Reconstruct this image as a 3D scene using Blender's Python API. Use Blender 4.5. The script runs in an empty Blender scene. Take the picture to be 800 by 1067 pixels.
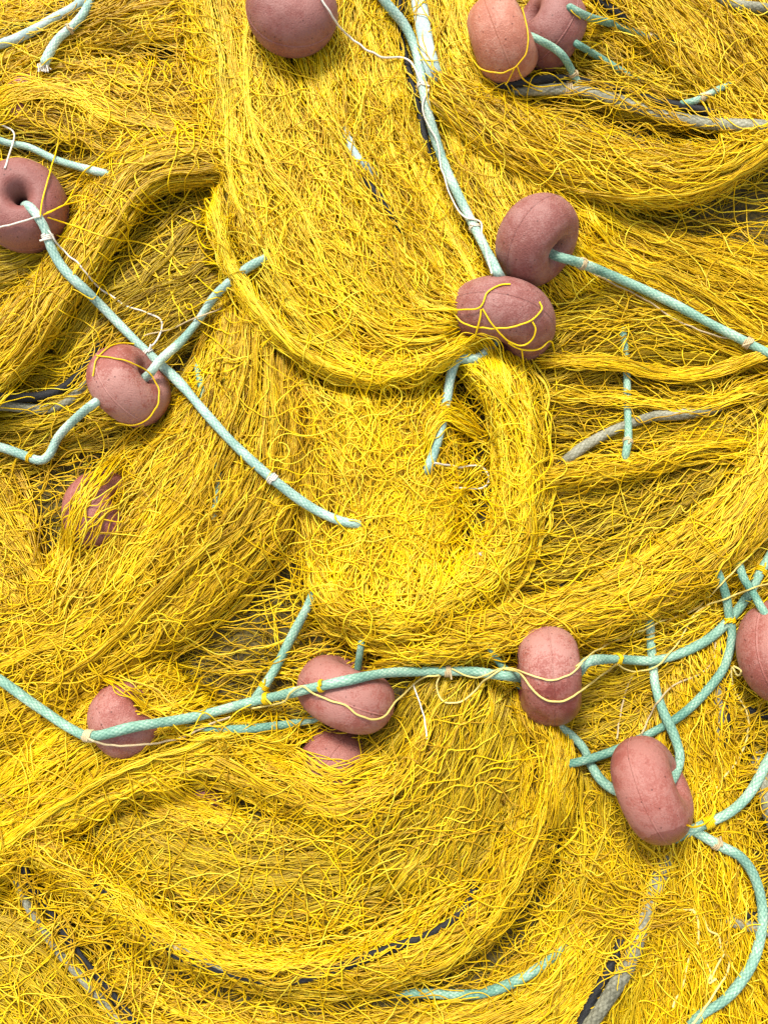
import bpy, math
import numpy as np
from mathutils import Vector, Matrix

# ---------------------------------------------------------------- camera, sky, sun, exposure
S = bpy.context.scene
COL = S.collection
U = 0.92 / 800.0                      # metres per photo pixel on the heap
HFOV = math.radians(45.0)
TILT = math.radians(8.0)
TH = math.tan(HFOV / 2)
DIST = 0.46 / TH
CAM = np.array([0.0, -DIST * math.sin(TILT), DIST * math.cos(TILT)])
cam = bpy.data.cameras.new('camera'); cam.sensor_fit = 'HORIZONTAL'; cam.angle = HFOV
cam.clip_start = 0.01; cam.clip_end = 100
camo = bpy.data.objects.new('camera', cam); COL.objects.link(camo)
camo.location = CAM; camo.rotation_euler = (TILT, 0, 0); S.camera = camo

SUN_EL = math.radians(56); SUN_AZ = math.radians(-22)     # azimuth from +y (photo top) towards +x
w = bpy.data.worlds.new('World'); S.world = w; w.use_nodes = True
nt = w.node_tree; bg = nt.nodes['Background']
sky = nt.nodes.new('ShaderNodeTexSky'); sky.sky_type = 'NISHITA'; sky.sun_disc = False
sky.sun_elevation = SUN_EL; sky.sun_rotation = SUN_AZ; sky.air_density = 1.0; sky.dust_density = 3.0
hs = nt.nodes.new('ShaderNodeHueSaturation'); hs.inputs['Saturation'].default_value = 0.35     # thin high cloud whitens the sky
nt.links.new(sky.outputs[0], hs.inputs['Color']); nt.links.new(hs.outputs[0], bg.inputs[0]); bg.inputs[1].default_value = 0.14
sl = bpy.data.lights.new('sun', 'SUN'); sl.energy = 2.3; sl.angle = math.radians(14); sl.color = (1, 0.95, 0.87)
so = bpy.data.objects.new('sun', sl); COL.objects.link(so)
sd = Vector((math.sin(SUN_AZ) * math.cos(SUN_EL), math.cos(SUN_AZ) * math.cos(SUN_EL), math.sin(SUN_EL)))
so.rotation_euler = sd.to_track_quat('Z', 'Y').to_euler()
S.view_settings.view_transform = 'Standard'; S.view_settings.look = 'None'
S.view_settings.exposure = 1.0; S.view_settings.gamma = 1
S.cycles.max_bounces = 6; S.cycles.diffuse_bounces = 4; S.cycles.use_denoising = True

rng = np.random.default_rng(11)

# ---------------------------------------------------------------- photo pixel + height <-> world
ct, st = math.cos(TILT), math.sin(TILT)
def W(px, py, h):
    px = np.asarray(px, float); py = np.asarray(py, float); h = np.asarray(h, float)
    x = (px - 400) / 400 * TH; y = -(py - 533.5) / 400 * TH
    dy = y * ct + st; dz = y * st - ct
    t = (h * U - CAM[2]) / dz
    return np.stack([x * t + CAM[0], dy * t + CAM[1], h * U + 0 * t], -1)
def P(w_):
    d = w_ - CAM
    yc = d[..., 1] * ct + d[..., 2] * st; zc = -d[..., 1] * st + d[..., 2] * ct
    return 400 + 400 * (d[..., 0] / -zc) / TH, 533.5 - 400 * (yc / -zc) / TH, w_[..., 2] / U

# ---------------------------------------------------------------- materials
def mat(name):
    m = bpy.data.materials.new(name); m.use_nodes = True
    n = m.node_tree; return m, n, n.nodes['Principled BSDF']
def ramp(n, stops):
    r = n.nodes.new('ShaderNodeValToRGB'); e = r.color_ramp.elements
    while len(e) < len(stops): e.new(0.5)
    for k, (p_, c) in enumerate(stops):
        e[k].position = p_; e[k].color = (*c, 1)
    return r
def math_node(n, op, a, b=None):
    m = n.nodes.new('ShaderNodeMath'); m.operation = op
    for i, v in enumerate((a, b)):
        if v is None: continue
        if isinstance(v, (int, float)): m.inputs[i].default_value = v
        else: n.links.new(v, m.inputs[i])
    return m.outputs[0]
def strand_mat(name, stops, rough=0.4, trans=0.14):
    m, n, b = mat(name)
    g = n.nodes.new('ShaderNodeNewGeometry')
    r = ramp(n, stops); n.links.new(g.outputs['Random Per Island'], r.inputs[0])
    tc = n.nodes.new('ShaderNodeTexCoord'); no = n.nodes.new('ShaderNodeTexNoise')
    no.inputs['Scale'].default_value = 22; no.inputs['Detail'].default_value = 3
    n.links.new(tc.outputs['Object'], no.inputs['Vector'])
    mx = n.nodes.new('ShaderNodeMix'); mx.data_type = 'RGBA'; mx.blend_type = 'MULTIPLY'
    rr = ramp(n, [(0.3, (0.80, 0.76, 0.7)), (0.65, (1.0, 1.0, 1.0))]); n.links.new(no.outputs[0], rr.inputs[0])
    mx.inputs[0].default_value = 1; n.links.new(r.outputs[0], mx.inputs[6]); n.links.new(rr.outputs[0], mx.inputs[7])
    n.links.new(mx.outputs[2], b.inputs['Base Color'])
    b.inputs['Roughness'].default_value = rough; b.inputs['Specular IOR Level'].default_value = 0.3
    tr = n.nodes.new('ShaderNodeBsdfTranslucent'); n.links.new(mx.outputs[2], tr.inputs[0])
    ms = n.nodes.new('ShaderNodeMixShader'); ms.inputs[0].default_value = trans
    n.links.new(b.outputs[0], ms.inputs[1]); n.links.new(tr.outputs[0], ms.inputs[2])
    n.links.new(ms.outputs[0], n.nodes['Material Output'].inputs[0])
    return m
BRIGHT = strand_mat('bright_yellow_twine', [(0.0, (0.74, 0.425, 0.003)), (0.25, (0.90, 0.615, 0.003)), (0.75, (0.96, 0.705, 0.004)), (1.0, (0.93, 0.80, 0.06))])
GOLD = strand_mat('golden_yellow_twine', [(0.0, (0.44, 0.25, 0.005)), (0.35, (0.72, 0.455, 0.003)), (0.8, (0.88, 0.605, 0.004)), (1.0, (0.88, 0.73, 0.05))])
OCHRE = strand_mat('shade_darkened_yellow_twine', [(0.0, (0.30, 0.18, 0.003)), (0.4, (0.52, 0.345, 0.002)), (0.85, (0.68, 0.49, 0.005)), (1.0, (0.80, 0.63, 0.05))])  # darker copy of the yellow, paints shade into hollows, lower folds, deep strands
PALE = strand_mat('pale_twine', [(0, (0.74, 0.58, 0.14)), (1, (0.82, 0.70, 0.28))], 0.5)
WHITE = strand_mat('white_twine', [(0, (0.78, 0.74, 0.64)), (1, (0.82, 0.78, 0.70))], 0.6)
BEIGE = strand_mat('beige_twine', [(0, (0.55, 0.42, 0.22)), (1, (0.62, 0.5, 0.3))], 0.6)

def float_mat(name, base, pale, seed, dust=0.5, wet=None):
    m, n, b = mat(name)
    tc = n.nodes.new('ShaderNodeTexCoord')
    mp = n.nodes.new('ShaderNodeMapping'); mp.inputs['Location'].default_value = (seed, seed * 1.7, -seed)
    n.links.new(tc.outputs['Object'], mp.inputs[0])
    def noise(sc, det=4, rough=0.6):
        x = n.nodes.new('ShaderNodeTexNoise'); x.inputs['Scale'].default_value = sc
        x.inputs['Detail'].default_value = det; x.inputs['Roughness'].default_value = rough
        n.links.new(mp.outputs[0], x.inputs['Vector']); return x.outputs[0]
    big, mid, fine = noise(18, 5, 0.65), noise(70, 4), noise(520, 3, 0.7)
    s1 = math_node(n, 'MULTIPLY', big, 0.8); s2 = math_node(n, 'MULTIPLY', mid, 0.55)
    s3 = math_node(n, 'MULTIPLY', fine, 0.65)
    sm = math_node(n, 'ADD', math_node(n, 'ADD', s1, s2), s3)
    dk = tuple(c * 0.78 for c in base)
    r = ramp(n, [(0.62, dk), (0.86, base), (1.0, tuple(base[i] * (1 - dust) + pale[i] * dust for i in range(3)))])
    n.links.new(math_node(n, 'SUBTRACT', sm, 0.06), r.inputs[0])
    col = r.outputs[0]
    # sparse dark pores
    vp = n.nodes.new('ShaderNodeTexVoronoi'); vp.inputs['Scale'].default_value = 150; n.links.new(mp.outputs[0], vp.inputs['Vector'])
    sc_ = n.nodes.new('ShaderNodeSeparateXYZ'); n.links.new(vp.outputs['Color'], sc_.inputs[0])
    pm = math_node(n, 'MULTIPLY', math_node(n, 'LESS_THAN', vp.outputs['Distance'], 0.16), math_node(n, 'GREATER_THAN', sc_.outputs[0], 0.72))
    px_ = n.nodes.new('ShaderNodeMix'); px_.data_type = 'RGBA'; px_.blend_type = 'MULTIPLY'; n.links.new(pm, px_.inputs[0])
    n.links.new(col, px_.inputs[6]); px_.inputs[7].default_value = (0.45, 0.4, 0.4, 1); col = px_.outputs[2]
    # pits
    vo = n.nodes.new('ShaderNodeTexVoronoi'); vo.inputs['Scale'].default_value = 230
    n.links.new(mp.outputs[0], vo.inputs['Vector'])
    pit = ramp(n, [(0.10, (0, 0, 0)), (0.22, (1, 1, 1))]); n.links.new(vo.outputs['Distance'], pit.inputs[0])
    bm = n.nodes.new('ShaderNodeBump'); bm.inputs['Strength'].default_value = 0.6; bm.inputs['Distance'].default_value = 0.0014
    hsum = math_node(n, 'ADD', math_node(n, 'MULTIPLY', pit.outputs[0], 0.35), math_node(n, 'MULTIPLY', fine, 1.0))
    hsum = math_node(n, 'ADD', hsum, math_node(n, 'MULTIPLY', mid, 1.2))
    n.links.new(hsum, bm.inputs['Height']); n.links.new(bm.outputs[0], b.inputs['Normal'])
    b.inputs['Roughness'].default_value = 0.5; b.inputs['Specular IOR Level'].default_value = 0.35
    if wet:
        # a wet mark with a shape of its own: below a wavy line in object space
        sx = n.nodes.new('ShaderNodeSeparateXYZ'); n.links.new(tc.outputs['Object'], sx.inputs[0])
        v = math_node(n, 'ADD', math_node(n, 'MULTIPLY', sx.outputs[0], wet[0]), math_node(n, 'MULTIPLY', sx.outputs[1], wet[1]))
        v = math_node(n, 'ADD', v, math_node(n, 'MULTIPLY', sx.outputs[2], wet[2]))
        v = math_node(n, 'ADD', v, math_node(n, 'MULTIPLY', math_node(n, 'SUBTRACT', big, 0.5), 0.05))
        msk = math_node(n, 'GREATER_THAN', v, wet[3])
        mx = n.nodes.new('ShaderNodeMix'); mx.data_type = 'RGBA'; mx.blend_type = 'MULTIPLY'
        n.links.new(msk, mx.inputs[0]); n.links.new(col, mx.inputs[6]); mx.inputs[7].default_value = (0.66, 0.5, 0.48, 1)
        col = mx.outputs[2]
        rm = n.nodes.new('ShaderNodeMix'); rm.data_type = 'FLOAT'; n.links.new(msk, rm.inputs[0])
        rm.inputs[2].default_value = 0.5; rm.inputs[3].default_value = 0.3
        n.links.new(rm.outputs[0], b.inputs['Roughness'])
    n.links.new(col, b.inputs['Base Color'])
    return m

def rope_mat(name, dark, light, fleck, k=1.0, contrast=1.0):
    """braided rope: UV.x = length / radius, UV.y = turns"""
    m, n, b = mat(name)
    uv = n.nodes.new('ShaderNodeUVMap'); uv.uv_map = 'UVMap'
    sx = n.nodes.new('ShaderNodeSeparateXYZ'); n.links.new(uv.outputs[0], sx.inputs[0])
    a = math_node(n, 'MULTIPLY', sx.outputs[0], BRK); c = math_node(n, 'MULTIPLY', sx.outputs[1], BRN * 2 * math.pi)
    p1 = math_node(n, 'SINE', math_node(n, 'ADD', a, c)); p2 = math_node(n, 'SINE', math_node(n, 'SUBTRACT', a, c))
    pr = math_node(n, 'SUBTRACT', math_node(n, 'POWER', math_node(n, 'ABSOLUTE', math_node(n, 'MULTIPLY', p1, p2)), 0.5), 0.62)
    v = math_node(n, 'ADD', math_node(n, 'MULTIPLY', pr, 0.38 * contrast), 0.5)
    tc = n.nodes.new('ShaderNodeTexCoord')
    no = n.nodes.new('ShaderNodeTexNoise'); no.inputs['Scale'].default_value = 420; no.inputs['Detail'].default_value = 3
    n.links.new(tc.outputs['Object'], no.inputs['Vector'])
    nb = n.nodes.new('ShaderNodeTexNoise'); nb.inputs['Scale'].default_value = 26; nb.inputs['Detail'].default_value = 4
    n.links.new(tc.outputs['Object'], nb.inputs['Vector'])
    v = math_node(n, 'ADD', v, math_node(n, 'MULTIPLY', math_node(n, 'SUBTRACT', no.outputs[0], 0.5), 0.9))
    v = math_node(n, 'ADD', v, math_node(n, 'MULTIPLY', math_node(n, 'SUBTRACT', nb.outputs[0], 0.5), 1.3))
    r = ramp(n, [(0.12, dark), (0.55, light), (0.95, fleck)]); n.links.new(v, r.inputs[0])
    n.links.new(r.outputs[0], b.inputs['Base Color'])
    b.inputs['Roughness'].default_value = 0.7; b.inputs['Specular IOR Level'].default_value = 0.25
    bm = n.nodes.new('ShaderNodeBump'); bm.inputs['Strength'].default_value = 0.5; bm.inputs['Distance'].default_value = 0.001
    n.links.new(no.outputs[0], bm.inputs['Height']); n.links.new(bm.outputs[0], b.inputs['Normal'])
    return m
BRK, BRN = 2.2, 4
MINT = rope_mat('mint_braided_rope', (0.09, 0.20, 0.145), (0.22, 0.375, 0.275), (0.52, 0.61, 0.46))
AQUA = rope_mat('pale_aqua_braided_rope', (0.14, 0.26, 0.215), (0.31, 0.45, 0.37), (0.62, 0.68, 0.57))
TEAL = rope_mat('teal_braided_rope', (0.05, 0.15, 0.11), (0.15, 0.29, 0.21), (0.40, 0.50, 0.37))
DULL = rope_mat('dull_green_rope', (0.10, 0.18, 0.13), (0.24, 0.36, 0.27), (0.40, 0.50, 0.38))
GREY = rope_mat('grey_braided_rope', (0.08, 0.078, 0.05), (0.21, 0.205, 0.14), (0.38, 0.37, 0.28), contrast=0.8)
SLATE = rope_mat('blue_grey_rope', (0.2, 0.28, 0.26), (0.36, 0.46, 0.42), (0.52, 0.58, 0.52), contrast=0.6)
BLACK = rope_mat('black_rope', (0.006, 0.006, 0.006), (0.013, 0.013, 0.013), (0.03, 0.03, 0.03))

# ---------------------------------------------------------------- small tools
def tag(o, label=None, cat=None, group=None, kind=None):
    if label: o['label'] = label
    if cat: o['category'] = cat
    if group: o['group'] = group
    if kind: o['kind'] = kind
    return o
def make_obj(name, co, faces, m, parent=None, nverts_per=4, uv=None):
    me = bpy.data.meshes.new(name)
    nf = len(faces)
    me.vertices.add(len(co)); me.vertices.foreach_set('co', np.ascontiguousarray(co, np.float32).ravel())
    me.loops.add(nf * nverts_per); me.loops.foreach_set('vertex_index', np.ascontiguousarray(faces, np.int32).ravel())
    me.polygons.add(nf)
    me.polygons.foreach_set('loop_start', np.arange(0, nf * nverts_per, nverts_per, dtype=np.int32))
    me.polygons.foreach_set('use_smooth', np.ones(nf, bool))
    if uv is not None:
        l = me.uv_layers.new(name='UVMap'); l.data.foreach_set('uv', np.ascontiguousarray(uv, np.float32).ravel())
    me.update(calc_edges=True); me.validate()
    me.materials.append(m)
    o = bpy.data.objects.new(name, me); COL.objects.link(o)
    if parent: o.parent = parent
    return o
def catmull(pts, step=4.0):
    p = np.asarray(pts, float); d = p.shape[1]
    q = np.vstack([2 * p[0] - p[1], p, 2 * p[-1] - p[-2]])
    out = []
    for i in range(1, len(q) - 2):
        p0, p1, p2, p3 = q[i - 1], q[i], q[i + 1], q[i + 2]
        n_ = max(2, int(np.linalg.norm(p2[:2] - p1[:2]) / step))
        t = np.linspace(0, 1, n_, endpoint=False)[:, None]
        out.append(0.5 * (2 * p1 + (p2 - p0) * t + (2 * p0 - 5 * p1 + 4 * p2 - p3) * t ** 2 + (3 * p1 - p0 - 3 * p2 + p3) * t ** 3))
    out.append(p[-1:]); out = np.vstack(out)
    return out
def resample(c, n_):
    d = np.r_[0, np.cumsum(np.linalg.norm(np.diff(c[:, :2], axis=0), axis=1))]
    t = np.linspace(0, d[-1], n_)
    return np.stack([np.interp(t, d, c[:, k]) for k in range(c.shape[1])], 1), d[-1]
def snoise(n_, m_, cells, r=rng):
    """n_ smooth random rows of m_ samples, 'cells' lumps along each"""
    k = max(2, int(math.ceil(cells)) + 3)
    v = r.normal(size=(n_, k))
    x = np.linspace(0, max(cells, 0.01), m_)[None, :] + r.random((n_, 1))
    i = np.floor(x).astype(int); f = x - i; f = f * f * (3 - 2 * f)
    rows = np.arange(n_)[:, None]
    return v[rows, i] * (1 - f) + v[rows, i + 1] * f

def noise2(v, s_, cv, cs_):
    a, b = max(1, int(math.ceil(cv))), max(1, int(math.ceil(cs_)))
    g = rng.normal(size=(a + 3, b + 3)); x = np.clip(v, -0.2, 1.2) * cv + 0.5; y = np.clip(s_, 0, 1) * cs_
    x = np.clip(x, 0, a + 1.99); y = np.clip(y, 0, b + 1.99); i, j = x.astype(int), y.astype(int); f, e = x - i, y - j
    f = f * f * (3 - 2 * f); e = e * e * (3 - 2 * e)
    return (g[i, j] * (1 - f) + g[i + 1, j] * f) * (1 - e) + (g[i, j + 1] * (1 - f) + g[i + 1, j + 1] * f) * e
def fieldw(v, s_, Wd, L): return noise2(v, s_, Wd / 11, L / 15)
# height map of the heap in photo pixels
X0, X1, Y0, Y1, G = -140, 940, -140, 1210, 4
NX, NY = (X1 - X0) // G + 1, (Y1 - Y0) // G + 1
H = np.full((NY, NX), 6.0); TX = np.ones((NY, NX)); TY = np.zeros((NY, NX))
def blur(a, k):
    for _ in range(k):
        b = np.pad(a, 1, mode='edge')
        a = (b[:-2, 1:-1] + b[2:, 1:-1] + b[1:-1, :-2] + b[1:-1, 2:] + 2 * b[1:-1, 1:-1]) / 6
    return a
def sample(A, px, py):
    gx = np.clip((np.asarray(px) - X0) / G, 0, NX - 1.001); gy = np.clip((np.asarray(py) - Y0) / G, 0, NY - 1.001)
    i, j = gx.astype(int), gy.astype(int); fx, fy = gx - i, gy - j
    return (A[j, i] * (1 - fx) + A[j, i + 1] * fx) * (1 - fy) + (A[j + 1, i] * (1 - fx) + A[j + 1, i + 1] * fx) * fy

def strands_mesh(name, X, Y, Z, rad, m, parent=None, sides=3):
    """X,Y,Z arrays (strands, points) in photo pixels and heights -> one mesh of thin tubes"""
    C = W(X, Y, Z)
    n_, k, _ = C.shape
    T = np.gradient(C, axis=1); T /= np.linalg.norm(T, axis=2, keepdims=True) + 1e-12
    up = np.array([0, 0, 1.0]) + 0 * T
    Sd = np.cross(T, up); Sd /= np.linalg.norm(Sd, axis=2, keepdims=True) + 1e-9
    Nn = np.cross(Sd, T)
    rad = np.asarray(rad) * U
    if rad.ndim == 0: rad = np.full((n_, 1), rad)
    ang = np.arange(sides) / sides * 2 * math.pi + math.pi / 2
    V = C[:, :, None, :] + rad[:, :, None, None] * (np.cos(ang)[None, None, :, None] * Sd[:, :, None, :] + np.sin(ang)[None, None, :, None] * Nn[:, :, None, :])
    V = V.reshape(-1, 3)
    base = (np.arange(n_)[:, None] * k + np.arange(k - 1)[None, :])[:, :, None] * sides
    a = np.arange(sides)[None, None, :]; b = (a + 1) % sides
    F = np.stack([base + a, base + b, base + sides + b, base + sides + a], -1).reshape(-1, 4)
    return V, F
class Bag:
    def __init__(s): s.v = []; s.f = []; s.n = 0
    def add(s, V, F): s.v.append(V); s.f.append(F + s.n); s.n += len(V)
    def build(s, name, m, parent=None): return make_obj(name, np.vstack(s.v), np.vstack(s.f), m, parent)

# ---------------------------------------------------------------- setting: the ground under the heap
gm, gn, gb = mat('grey_quay_concrete')
gno = gn.nodes.new('ShaderNodeTexNoise'); gno.inputs['Scale'].default_value = 14; gno.inputs['Detail'].default_value = 8
gtc = gn.nodes.new('ShaderNodeTexCoord'); gn.links.new(gtc.outputs['Object'], gno.inputs['Vector'])
gr = ramp(gn, [(0.3, (0.16, 0.15, 0.14)), (0.7, (0.3, 0.29, 0.27))]); gn.links.new(gno.outputs[0], gr.inputs[0])
gn.links.new(gr.outputs[0], gb.inputs['Base Color']); gb.inputs['Roughness'].default_value = 0.9
ground = make_obj('ground', np.array([[-30, -30, -0.02], [30, -30, -0.02], [30, 30, -0.02], [-30, 30, -0.02]]), np.array([[0, 1, 2, 3]]), gm)
tag(ground, kind='structure')

BURIED = []; ENDS = []
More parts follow.
